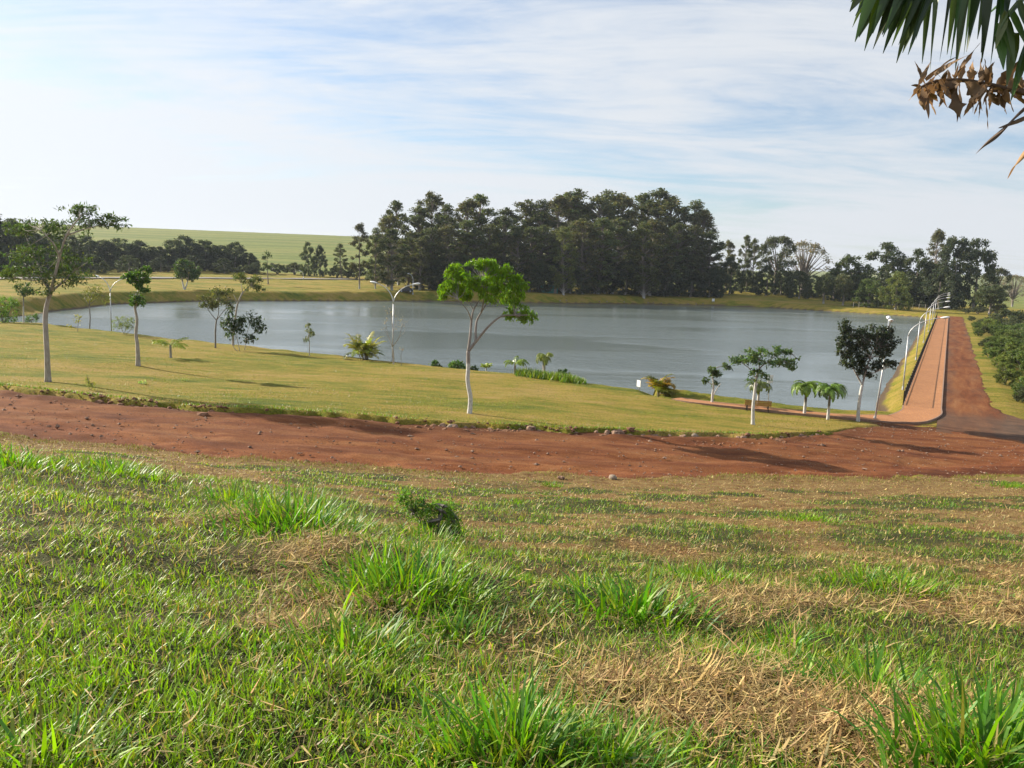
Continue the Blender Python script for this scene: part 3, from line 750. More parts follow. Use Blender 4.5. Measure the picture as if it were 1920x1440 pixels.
        mb.build('dead_leaflet', M['dead'], df, smooth=True)
    for nm, pts, w0, c in (('dead_strip', [(1990, 160), (1920, 205), (1880, 245), (1848, 270), (1830, 288)], 0.050, (0.11, 0.075, 0.05)), ('dead_strip', [(1990, 180), (1935, 215), (1895, 232), (1872, 240)], 0.026, (0.16, 0.11, 0.07)), ('dead_strip', [(1985, 220), (1935, 275), (1908, 300), (1890, 334)], 0.085, (0.36, 0.22, 0.10))):
        Pp = smooth_path(np.array([crown + [0.1, -.1, -.2], at_y(pts[0][0] + 190, pts[0][1] - 70, 3.9)] + [at_y(x, y, 3.7) for x, y in pts]), 6) - O; mb = MB(); n = len(Pp)
        wv = w0 * np.r_[np.linspace(0.25, 1, int(n * .7)), np.linspace(1, 0.1, n - int(n * .7))]
        s1 = Pp + np.array([0.5, 0.35, 0.6]) * wv[:, None]; s2 = Pp - np.array([0.5, 0.35, 0.6]) * wv[:, None]; md = Pp + np.array([0, -0.5, 0.2]) * wv[:, None]
        mb.add(np.concatenate([s1, md, s2]), [(r * n + i, r * n + i + 1, (r + 1) * n + i + 1, (r + 1) * n + i) for i in range(n - 1) for r in range(2)], None, c)
        mb.build(nm, M['dead'], root)
    # remaining crown fronds beyond the frame keep the plant whole from other positions
    for az in (-0.2, 0.9, 1.9, 2.7):
        mb = MB(); d = np.array([math.cos(az), math.sin(az), 0.55]); p = crown - O; pts = [p]
        for i in range(10):
            p = p + d * 0.2; d = d + np.array([0, 0, -0.14]); pts.append(p)
        pts = np.array(pts); tube(mb, pts, np.linspace(0.02, 0.005, 11), 5, (0.09, 0.14, 0.03)); sd_ = np.array([-math.sin(az), math.cos(az), 0])
        for i in range(2, 11):
            for sg in (-1, 1):
                blade_mesh(mb, pts[i], sd_ * sg * 0.7 + np.array([math.cos(az) * .4, math.sin(az) * .4, -0.5]), (math.cos(az), math.sin(az), .3), 0.55, 0.06, G1 * rng.uniform(.8, 1.6), 0, 4, .6, .05)
        mb.build('frond', M['palm'], root)
fore_palm()

# ------------------------------------------------------------------ trees near the lake, built limb by limb
def near_tree(name, label, cat, base, limbs, blobs, leaf, col, bark='bark', flat=0.0, droop=0.3, Y=None, mat='leaf', colvar=0.28, twigs=True, spread=0.5, group=None):
    """base: px of the trunk foot; limbs: ([(px,py,dy)...], r0, r1); blobs: (px,py,rx_px,ry_px,n leaves, dy)"""
    if Y is None: b = ground_hit(*base)
    else:
        b = at_y(base[0], base[1], Y); b[2] = gz(b[0], b[1])
    Y0 = b[1]; k = Y0 / FPX
    root = thing(name, label, cat, b - np.array([0, 0, 0.03]), group)
    tr = MB(); ends = []
    for pts, r0, r1 in limbs:
        P = np.array([at_y(x, y, Y0 + dy) for x, y, dy in pts]) - b
        if pts[0][:2] == base: P[0] = (0, 0, -0.15)
        if len(P) > 2: P = smooth_path(P, 4)
        tt = np.linspace(0, 1, len(P)); rad = r0 + (r1 - r0) * tt
        if pts[0][:2] == base: rad = rad * (1 + 0.45 * np.exp(-tt * 14))
        tube(tr, P, rad, 7); ends += [P[-1], P[len(P) // 2], P[int(len(P) * 0.75)]]
    ends = np.array(ends); cr = MB()
    for bl in blobs:
        x, y, rx, ry, n = bl[:5]; dy = bl[5] if len(bl) > 5 else 0.0
        c = at_y(x, y, Y0 + dy) - b; R = np.array([rx * k, 0.5 * (rx + ry) * k, ry * k])
        m = max(3, int(n / 16)); s = rand_dirs(m) * (rng.uniform(0.35, 1.0, (m, 1)) ** 0.5) * R + c
        if twigs:
            for q in s[:max(2, m // 2)]:
                e = ends[np.argmin(((ends - q) ** 2).sum(1))]; mid_ = (e + q) / 2 + rng.normal(size=3) * 0.06 * np.linalg.norm(q - e)
                tube(tr, np.array([e, mid_, q]), [0.022, 0.015, 0.006], 4, cap=False)
        sig = spread * np.cbrt(R.prod() / m) * np.array([1.0, 1.0, 1 - 0.45 * flat])
        ci = rng.integers(0, m, n); C = s[ci] + rng.normal(size=(n, 3)) * sig
        bri = rng.uniform(0.75, 1.25, m)[ci]
        out = unit(C - c)
        base_c = np.asarray(col) * 1.9
        add_leaves(cr, C, leaf[0] * .8, leaf[1] * .8, base_c, colvar, droop, flat, out * 0.5)
    tr.build('trunk', M[bark], root, smooth=True, col=False)
    if cr.n: cr.build('crown', M[mat], root)
    return root

T = 'tree'
near_tree('tree', 'tall airy feathery-leaved tree with pale curving trunk at the far left of the lawn', T, (90, 716),
    [([(90, 716, 0), (88, 660, 0), (85, 600, .1), (88, 570, .1), (96, 545, 0)], .165, .115), ([(96, 545, 0), (84, 528, .3), (74, 500, .6), (60, 470, 1), (48, 440, 1.2)], .10, .03), ([(96, 545, 0), (102, 520, -.3), (112, 480, -.5), (125, 440, -.8), (150, 405, -1)], .11, .03),
     ([(96, 545, 0), (118, 528, .4), (135, 510, .8), (165, 490, 1)], .08, .025), ([(112, 480, -.5), (100, 455, -1), (75, 430, -1.4)], .06, .02), ([(125, 440, -.8), (170, 425, -.4), (205, 420, 0)], .05, .015), ([(90, 520, .2), (60, 525, .6), (30, 520, 1)], .05, .015)],
    [(150, 393, 38, 8, 380), (210, 414, 30, 11, 380), (165, 416, 40, 8, 280), (75, 420, 45, 9, 400), (120, 436, 55, 10, 360), (36, 430, 30, 11, 240), (85, 468, 58, 11, 400), (135, 490, 42, 12, 330, .8), (70, 503, 52, 13, 420), (112, 525, 44, 12, 330), (30, 515, 30, 11, 240, .8), (155, 515, 32, 9, 180, 1), (50, 480, 42, 10, 240, 1), (85, 545, 34, 6, 90)],
    (0.34, 0.10), (0.038, 0.058, 0.022), 'bark_pale', flat=0.8, droop=0.1, spread=0.62)
near_tree('tree', 'slender tree with small dark crown and white trunk near the lake\'s left end', T, (45, 613), [([(45, 613, 0), (44, 585, 0), (44, 556, 0)], .10, .06)], [(45, 540, 17, 12, 420), (52, 550, 11, 9, 160)], (0.34, 0.16), (0.035, 0.065, 0.018), 'bark_white', Y=101)
near_tree('shrub', 'bright green leafy shrub at the left edge of the photo on the lawn', 'shrub', (6, 612), [([(6, 612, 0), (2, 590, 0), (-4, 570, 0)], .09, .04), ([(6, 612, 0), (14, 592, 0), (22, 575, .4)], .06, .03)], [(8, 568, 24, 12, 520), (-10, 585, 26, 16, 420), (20, 590, 14, 14, 220), (5, 603, 22, 8, 150)], (0.36, 0.15), (0.075, 0.125, 0.020), Y=99)
near_tree('shrub', 'low round green shrub beside the slender tree at the lake\'s left end', 'shrub', (60, 612), [([(60, 612, 0), (58, 600, 0)], .05, .03)], [(59, 597, 11, 11, 300), (50, 604, 9, 6, 90)], (0.3, 0.13), (0.045, 0.085, 0.022), Y=103)
near_tree('tree', 'slim tree with a bent brown trunk and small dense crown on the left lawn', T, (259, 686), [([(259, 686, 0), (258, 650, 0), (255, 625, .1), (257, 598, .1), (253, 575, 0), (255, 550, 0)], .155, .06), ([(255, 572, 0), (262, 550, 0), (268, 525, .2)], .05, .02)],
    [(258, 520, 22, 11, 420), (272, 508, 11, 8, 200), (240, 522, 11, 7, 170), (264, 538, 15, 9, 230), (258, 560, 15, 11, 240), (250, 570, 8, 6, 80)], (0.30, 0.17), (0.040, 0.075, 0.016), 'bark_pale', droop=.4)
near_tree('tree', 'thin-stemmed tree with sparse yellowish crown growing at the water\'s edge on the left', T, (168, 626), [([(168, 626, 0), (169, 595, 0), (168, 565, 0), (176, 545, 0)], .07, .03), ([(168, 575, 0), (158, 558, .2)], .04, .02), ([(169, 570, 0), (190, 552, -.2)], .04, .02)], [(182, 548, 24, 10, 240), (166, 556, 12, 9, 110), (200, 560, 14, 10, 100), (178, 540, 16, 6, 100)], (0.3, 0.12), (0.10, 0.105, 0.03), Y=97)
near_tree('sapling', 'tiny sapling with a tuft of yellow-brown leaves near the left end of the lake', 'sapling', (146, 624), [([(146, 624, 0), (146, 612, 0), (148, 600, 0)], .035, .02)], [(149, 598, 9, 6, 110), (135, 610, 6, 4, 40)], (0.25, 0.11), (0.14, 0.125, 0.03), Y=92)
near_tree('shrub', 'feathery olive-green shrub at the water\'s edge beside the slim bent tree', 'shrub', (233, 630), [([(233, 630, 0), (228, 615, 0), (222, 600, 0)], .03, .015), ([(233, 630, 0), (236, 612, 0), (240, 598, .2)], .03, .015), ([(233, 630, 0), (245, 618, 0), (250, 606, .2)], .03, .015)], [(233, 603, 22, 10, 420), (226, 612, 16, 9, 180), (246, 614, 12, 8, 130)], (0.3, 0.07), (0.085, 0.105, 0.03), Y=92)
near_tree('tree', 'small tree with a brownish funnel-shaped crown at the lawn crest', T, (404, 647), [([(404, 647, 0), (404, 620, 0), (406, 600, 0)], .085, .07), ([(406, 600, 0), (396, 588, 0), (385, 572, .3)], .05, .02), ([(406, 600, 0), (410, 585, 0), (408, 565, -.2)], .05, .02), ([(406, 600, 0), (420, 582, .2), (432, 570, .4)], .045, .02)],
    [(385, 565, 14, 12, 280), (408, 558, 22, 14, 460), (432, 572, 12, 9, 180), (420, 545, 16, 8, 180), (398, 578, 12, 7, 120)], (0.32, 0.15), (0.062, 0.066, 0.026), 'bark', Y=83)
near_tree('tree', 'leaning tree with a flat-topped olive crown rising behind the funnel-shaped tree', T, (437, 652), [([(437, 652, 0), (438, 620, 0), (442, 590, 0), (446, 568, 0), (455, 548, 0)], .12, .08), ([(446, 568, 0), (438, 552, .2)], .05, .02), ([(455, 548, 0), (470, 535, -.2)], .05, .02), ([(455, 548, 0), (452, 530, .3)], .045, .02)],
    [(465, 522, 24, 9, 420), (480, 530, 17, 9, 260), (450, 518, 14, 7, 160), (472, 540, 18, 5, 150), (488, 542, 9, 4, 70)], (0.32, 0.11), (0.070, 0.085, 0.028), 'bark_pale', flat=.5, Y=86)
near_tree('shrub', 'tall multi-stemmed shrub with large dark glossy leaves against the water', 'shrub', (450, 650), [([(450, 650, 0), (438, 650, 0), (434, 625, 0), (430, 600, 0)], .035, .02), ([(450, 650, 0), (444, 625, 0), (448, 600, 0)], .035, .02), ([(459, 656, 0), (462, 630, 0), (470, 605, 0), (484, 592, 0)], .035, .015), ([(459, 640, 0), (475, 625, 0), (492, 616, 0)], .03, .012)],
    [(430, 605, 8, 18, 110), (444, 610, 10, 18, 130), (452, 598, 10, 10, 90), (476, 598, 16, 10, 110), (486, 617, 14, 6, 80), (465, 636, 10, 8, 70), (436, 628, 8, 10, 50)], (0.55, 0.22), (0.034, 0.052, 0.024), 'bark_pale', droop=.8, Y=81, twigs=False, spread=.7)
near_tree('sapling', 'single thin grey-green sapling standing alone on the lawn crest before the water', 'sapling', (580, 667), [([(580, 667, 0), (580, 640, 0), (578, 615, 0), (576, 602, 0)], .045, .015)], [(577, 606, 4, 6, 46), (578, 622, 8, 7, 90), (572, 636, 7, 5, 46), (584, 626, 5, 6, 40)], (0.3, 0.12), (0.085, 0.095, 0.05), 'bark_pale', droop=.7)
near_tree('bare_tree', 'leafless forked young tree beside the double-armed lamp post', T, (738, 683), [([(738, 683, 0), (738, 665, 0), (736, 650, 0)], .07, .06), ([(736, 650, 0), (728, 630, .2), (718, 614, .4)], .04, .01), ([(736, 650, 0), (737, 620, 0), (733, 590, .2), (728, 575, .3)], .045, .01), ([(736, 650, 0), (748, 632, -.3), (754, 612, -.3), (768, 598, 0)], .04, .01),
     ([(737, 620, 0), (744, 600, .4), (748, 580, .4)], .02, .006), ([(748, 632, -.3), (758, 622, .1), (764, 606, .1)], .02, .006), ([(728, 630, .2), (724, 612, -.2), (722, 596, -.2)], .02, .006), ([(754, 612, -.3), (756, 598, -.1), (752, 586, -.1)], .02, .006), ([(733, 600, .2), (740, 584, .1), (741, 572, .1)], .018, .006)],
    [(752, 605, 16, 9, 40), (735, 590, 14, 12, 28), (725, 610, 8, 10, 14)], (0.16, 0.08), (0.16, 0.12, 0.08), 'bark_pale')
near_tree('sapling', 'hair-thin leafless sapling just right of the double-armed lamp post', 'sapling', (753, 686), [([(753, 686, 0), (752, 668, 0), (756, 650, 0)], .02, .008), ([(752, 668, 0), (747, 656, 0)], .012, .006)], [(754, 656, 4, 6, 10)], (0.14, 0.07), (0.14, 0.11, 0.07))
near_tree('tree', 'bright green tree with drooping leaves and many-forked white trunk in the middle of the lawn', T, (880, 775),
    [([(880, 775, 0), (882, 745, 0), (877, 715, 0), (878, 685, 0), (878, 657, 0)], .135, .11), ([(878, 657, 0), (892, 640, 0), (915, 612, -.2), (940, 592, -.4), (965, 590, -.5)], .10, .03), ([(878, 657, 0), (882, 625, .1), (884, 600, .2), (888, 580, .3), (900, 560, .4)], .085, .03), ([(892, 640, 0), (893, 605, .2), (902, 585, .3), (915, 565, .2)], .075, .03),
     ([(888, 580, .3), (878, 565, .7), (862, 545, 1)], .04, .015), ([(902, 585, .3), (908, 555, -.3), (905, 525, -.6)], .04, .015), ([(915, 565, .2), (935, 545, .6), (950, 520, .8)], .035, .015), ([(884, 600, .2), (876, 580, -.4), (858, 560, -.8)], .035, .015)],
    [(905, 494, 28, 9, 520), (932, 506, 30, 11, 560), (858, 510, 22, 14, 560), (843, 538, 20, 15, 560), (868, 545, 22, 15, 480, .8), (880, 525, 20, 14, 360, -.5), (915, 535, 26, 16, 520, -.8), (945, 528, 28, 15, 560, .6), (968, 530, 20, 15, 420), (920, 555, 22, 10, 240, -.9), (958, 556, 24, 15, 460), (970, 580, 20, 13, 340), (990, 592, 18, 12, 300), (953, 590, 10, 7, 100), (830, 552, 9, 8, 110)],
    (0.36, 0.105), (0.095, 0.165, 0.006), 'bark_white_hi', droop=1.0, spread=.5, colvar=.22)
near_tree('tree', 'small crooked tree with patchy dark leaves and white base near the wooden bench', T, (1335, 758), [([(1335, 758, 0), (1336, 738, 0), (1338, 722, 0), (1336, 705, 0), (1340, 690, 0)], .10, .05), ([(1336, 745, 0), (1344, 728, .2), (1352, 718, .2)], .05, .02), ([(1338, 722, 0), (1326, 714, 0)], .04, .015), ([(1340, 690, 0), (1358, 684, 0)], .04, .015)],
    [(1337, 690, 10, 7, 120), (1348, 700, 12, 5, 90), (1362, 686, 9, 5, 90), (1322, 714, 8, 4, 56), (1348, 720, 10, 4, 50), (1336, 702, 8, 6, 60)], (0.34, 0.17), (0.040, 0.058, 0.026), 'bark_white')
near_tree('tree', 'young tree with a flat umbrella crown of grey-green leaves in front of the bench', T, (1412, 796), [([(1412, 796, 0), (1412, 765, 0), (1415, 735, 0), (1418, 710, 0), (1424, 690, 0)], .115, .07), ([(1418, 710, 0), (1405, 690, .3), (1388, 678, .5)], .045, .015), ([(1424, 690, 0), (1440, 678, -.2), (1470, 676, -.3)], .045, .015), ([(1424, 690, 0), (1424, 672, .2), (1436, 660, .2)], .04, .015), ([(1415, 730, 0), (1424, 712, .2)], .03, .012), ([(1440, 678, -.2), (1460, 662, .2), (1478, 658, .2)], .03, .012)],
    [(1432, 660, 34, 6, 300), (1468, 656, 20, 7, 200), (1395, 672, 26, 7, 240), (1430, 675, 40, 8, 380), (1470, 680, 24, 8, 240), (1380, 680, 12, 5, 90), (1490, 692, 8, 4, 50), (1420, 700, 18, 8, 130), (1436, 706, 10, 6, 60), (1408, 712, 9, 5, 44), (1500, 672, 6, 3, 14)],
    (0.30, 0.13), (0.055, 0.088, 0.036), 'bark_white_hi', flat=.8, droop=.2, spread=.62)
near_tree('tree', 'dark-leaved tree with dense crown and white forked trunk beside the lamp near the dam', T, (1609, 790), [([(1609, 790, 0), (1610, 765, 0), (1614, 735, 0), (1617, 722, 0)], .125, .10), ([(1617, 722, 0), (1608, 705, .1), (1600, 690, .3), (1592, 670, .5)], .07, .03), ([(1617, 722, 0), (1622, 700, -.1), (1630, 675, -.3), (1640, 650, -.4)], .075, .03), ([(1622, 700, -.1), (1640, 698, .2)], .035, .015), ([(1608, 705, .1), (1615, 670, .6), (1618, 640, .8)], .05, .02)],
    [(1586, 612, 12, 14, 320), (1600, 628, 24, 16, 620), (1640, 622, 30, 13, 620), (1664, 618, 12, 8, 200), (1665, 640, 20, 12, 480), (1632, 650, 34, 20, 900), (1588, 655, 22, 14, 520), (1600, 675, 24, 14, 520), (1630, 682, 24, 12, 420), (1668, 680, 16, 8, 240), (1582, 640, 15, 9, 200), (1635, 702, 16, 6, 160), (1656, 660, 18, 12, 320), (1615, 695, 14, 7, 120)],
    (0.27, 0.15), (0.026, 0.034, 0.020), 'bark_white_hi', droop=.5, spread=.5)
near_tree('tree', 'round small tree with dark crown and white foot alone on the lawn across the lake', T, (346, 543), [([(346, 543, 0), (343, 532, 0), (341, 520, 0)], .25, .14), ([(346, 543, 0), (351, 530, 0), (354, 518, 0)], .2, .12)], [(347, 505, 24, 15, 700), (338, 498, 14, 10, 260), (358, 515, 18, 9, 300)], (1.0, 0.5), (0.045, 0.072, 0.020), 'bark_white', mat='leaf_far')
near_tree('tree', 'thin young tree with a small dark crown on the lawn across the lake', T, (503, 533), [([(503, 533, 0), (502, 515, 0), (501, 490, 0)], .2, .08)], [(501, 482, 7, 10, 160), (503, 496, 10, 7, 140)], (0.9, 0.4), (0.035, 0.05, 0.02), 'bark', mat='leaf_far')
# shoreline shrubs behind the bright green tree
for px, py, w_, h_, lab, c in [(818, 690, 9, 14, 'small pale-leaved shrub at the left end of the shrubs behind the bright green tree', (0.06, 0.10, 0.035)), (826, 693, 6, 8, 'very small dark shrub between two paler shrubs at the water\'s edge', (0.035, 0.05, 0.025)), (858, 698, 19, 20, 'bushy green shrub with large leaves just left of the bright tree\'s trunk', (0.05, 0.09, 0.024)), (888, 699, 9, 12, 'dark green shrub just right of the bright tree\'s trunk', (0.03, 0.055, 0.022)), (836, 696, 8, 6, 'low dark weed at the lawn edge among the shoreline shrubs', (0.03, 0.042, 0.02)), (1057, 706, 13, 13, 'rounded dark green bush standing above the tall grass bed', (0.03, 0.058, 0.02))]:
    near_tree('shrub', lab, 'shrub', (px, py), [([(px, py, 0), (px - 2, py - h_ * .6, 0)], .03, .015), ([(px, py, 0), (px + 3, py - h_ * .7, .1)], .03, .015)], [(px, py - h_ * .6, w_ * .9, h_ * .5, int(w_ * 22)), (px - w_ * .4, py - h_ * .4, w_ * .5, h_ * .4, int(w_ * 8))], (0.32, 0.15), c, Y=75 if px < 1000 else 71)
near_tree('weed', 'upright yellow-green weed standing on the lawn right of the tall feathery tree', 'weed', (168, 731), [([(168, 731, 0), (166, 715, 0), (164, 702, 0)], .015, .006), ([(168, 731, 0), (174, 718, 0)], .012, .006)], [(165, 712, 5, 9, 130), (172, 722, 9, 7, 150)], (0.13, 0.035), (0.11, 0.12, 0.03), droop=-.6)
near_tree('weed', 'flat rosette weed with pale leaves on the lawn below the slim bent tree', 'weed', (265, 720), [], [(265, 718, 14, 2.5, 80)], (0.2, 0.07), (0.16, 0.2, 0.09), droop=-.8, twigs=False)
near_tree('weed', 'smaller pale rosette weed on the lawn below the short two-stemmed palm', 'weed', (347, 714), [], [(347, 712, 10, 2.2, 50)], (0.18, 0.06), (0.17, 0.2, 0.10), droop=-.8, twigs=False)

# ------------------------------------------------------------------ palms on the lawn
def frond(mb, p0, az, e0, length, droop, nl, ll, lw, col, sag=0.6, vshape=0.25, pw_=1.8):
    n = 9; p = np.asarray(p0, float).copy(); P = [p]; D = []
    for i in range(n):
        e = e0 - droop * ((i + 0.5) / n) ** pw_; d = np.array([math.cos(az) * math.cos(e), math.sin(az) * math.cos(e), math.sin(e)])
        p = p + d * length / n; P.append(p); D.append(d)
    P = np.array(P); D.append(D[-1]); D = np.array(D)
    tube(mb, P, np.linspace(0.022, 0.006, n + 1), 4, np.asarray(col) * 1.2, cap=False)
    t = np.linspace(0.16, 1.0, nl); i0 = np.clip((t * n).astype(int), 0, n - 1); f = t * n - i0
    B = P[i0] * (1 - f[:, None]) + P[i0 + 1] * f[:, None]; F = D[i0]
    side = np.array([-math.sin(az), math.cos(az), 0.0]); up = np.cross(F, side)
    prof = np.sin(np.clip(t * 0.85 + 0.18, 0, 1) * math.pi) ** 0.6
    for sg in (-1, 1):
        d = unit(side * sg * 0.9 + F * (0.45 + 0.5 * t[:, None]) + np.abs(up) * vshape + np.array([0, 0, -sag]) * rng.uniform(0.5, 1.3, (nl, 1)) + rng.normal(size=(nl, 3)) * 0.1)
        L_ = (ll * prof * rng.uniform(0.8, 1.15, nl))[:, None]; wd = unit(np.cross(d, up)) * lw * 0.5
        tip = B + d * L_ + np.array([0, 0, -0.25 * sag]) * L_
        m1 = B + d * L_ * 0.4
        V = np.stack([B, m1 + wd, tip, m1 - wd], 1).reshape(-1, 3)
        c = np.asarray(col)[None] * rng.uniform(0.7, 1.35, (nl, 1))
        mb.add(V, np.arange(nl)[:, None] * 4 + np.arange(4), None, np.repeat(c, 4, 0))

def palm(name, label, base, top_py, nf, fl, col, Y=None, r=0.11, droop=1.9, e=(0.5, 1.3), stems=1, sag=0.8, bark='bark_white', ll=0.42, group=None, nl=22, lw=0.055, lean=0.0, azs=None, fpw=1.8):
    if Y is None: b = ground_hit(*base)
    else: b = at_y(base[0], base[1], Y); b[2] = gz(b[0], b[1])
    root = thing(name, label, 'palm', b - np.array([0, 0, .03]), group)
    hgt = at_y(base[0], top_py, b[1])[2] - b[2]
    for s in range(stems):
        off = np.zeros(3) if s == 0 else np.array([rng.uniform(-.25, .25) * 1.2, rng.uniform(-.2, .2), 0])
        hh = hgt * (1 if s == 0 else rng.uniform(0.65, 0.95))
        mb = MB(); pts = np.array([off + [0, 0, -.1], off + [lean * .3, 0, hh * .5], off + [lean + (0 if s == 0 else off[0] * .6), 0, hh]])
        tube(mb, smooth_path(pts, 4), np.linspace(r * 1.15, r * 0.8, 9), 8); mb.build('trunk' if s == 0 else 'stem', M[bark], root, smooth=True, col=False)
        top = pts[-1]
        k = nf if s == 0 else max(3, nf // 2)
        for i in range(k):
            mb = MB(); az = (i + rng.uniform(-.3, .3)) / k * 2 * math.pi if azs is None else azs[i % len(azs)] + rng.uniform(-.15, .15)
            el = rng.uniform(*e); frond(mb, top, az, el, fl * rng.uniform(.8, 1.1), droop * rng.uniform(.8, 1.2), nl, ll, lw, np.asarray(col) * rng.uniform(.75, 1.25), sag, .25, fpw)
            mb.build('frond', M['palm'], root)
    return root
palm('palm', 'short two-stemmed palm with drooping yellow-green fronds on the left lawn', (320, 671), 647, 7, 1.9, (0.26, 0.33, 0.03), r=.10, stems=1, e=(.3, .9), droop=1.3, bark='bark_pale', azs=[0.1, 0.5, 2.7, 3.2, 3.6, -.4, 1.6], nl=24, ll=.5)
palm('palm', 'small single yellow-green palm just right of the bright green tree', (911, 703), 690, 9, 0.75, (0.30, 0.36, 0.03), Y=73, r=.07, e=(.6, 1.4), droop=1.4, sag=.5, ll=.35)
palm('palm', 'palm with one long frond drooping right, at the left end of the tall grass bed', (965, 708), 681, 8, 1.45, (0.20, 0.28, 0.03), Y=70, r=.09, e=(.3, 1.2), droop=2.2, sag=.9, bark='bark_pale', azs=[-.1, .1, -.3, 3.0, 3.3, 1.5, 1.0, -1.2])
palm('palm', 'taller palm with hanging half-dry fronds standing in the tall grass bed', (1020, 712), 668, 9, 1.1, (0.24, 0.28, 0.05), Y=70.5, r=.09, e=(.2, 1.2), droop=2.9, sag=1.1, bark='bark_pale', stems=2)
palm('palm', 'palm with shaggy hanging crown partly hidden behind the umbrella-crowned tree', (1421, 757), 722, 24, 1.4, (0.15, 0.19, 0.045), Y=63, r=.10, e=(.5, 1.4), droop=2.9, sag=.5, ll=.3, bark='bark_palm', fpw=1.05)
palm('palm', 'left of the two small round-headed palms by the footpath', (1508, 779), 727, 34, 1.7, (0.17, 0.26, 0.035), r=.11, e=(0.75, 1.5), droop=2.9, sag=.45, ll=.30, nl=34, bark='bark_palm', fpw=1.05)
palm('palm', 'right of the two small round-headed palms, nearer the dark-leaved tree', (1552, 787), 733, 34, 1.75, (0.14, 0.235, 0.035), r=.10, e=(0.75, 1.5), droop=2.9, sag=.45, ll=.30, nl=34, bark='bark_palm', fpw=1.05)
def areca(name, label, base, nf, length, cols, Y=None, stems=9, spread=.5):
    if Y is None: b = ground_hit(*base)
    else: b = at_y(base[0], base[1], Y); b[2] = gz(b[0], b[1])
    root = thing(name, label, 'palm', b - np.array([0, 0, .05]))
    mb = MB(); tops = []
    for s in range(stems):
        az = rng.uniform(0, 6.28); o = np.array([math.cos(az), math.sin(az), 0]) * rng.uniform(.05, spread * .5); t = o * 1.8 + np.array([0, 0, rng.uniform(.5, 1.0)])
        tube(mb, np.array([o, (o + t) / 2, t]), [.05, .045, .035], 6); tops.append(t)
    mb.build('stems', M['bark_pale'], root, smooth=True, col=False)
    for i in range(nf):
        mb = MB(); az = i / nf * 6.28 * 3 + rng.uniform(-.4, .4); c = np.asarray(cols[rng.integers(0, len(cols))]) * rng.uniform(.75, 1.2)
        frond(mb, tops[i % stems] * np.array([1, 1, rng.uniform(.5, 1)]), az, rng.uniform(.35, 1.5), length * rng.uniform(.6, 1.1), rng.uniform(.9, 2.2), 26, .55, .08, c, .3)
        mb.build('frond', M['palm'], root)
areca('areca_palm', 'big bushy clump palm with shiny yellow-green fronds left of the double-armed lamp', (685, 674), 64, 2.45, [(0.21, 0.26, 0.018), (0.34, 0.33, 0.03), (0.13, 0.19, 0.018), (0.40, 0.36, 0.07)], spread=.9, stems=12)
areca('areca_palm', 'golden-yellow clump palm at the waterside beside the small white board', (1236, 743), 34, 1.8, [(0.42, 0.30, 0.015), (0.27, 0.28, 0.025), (0.46, 0.27, 0.015), (0.18, 0.20, 0.025)], spread=.5, stems=7)

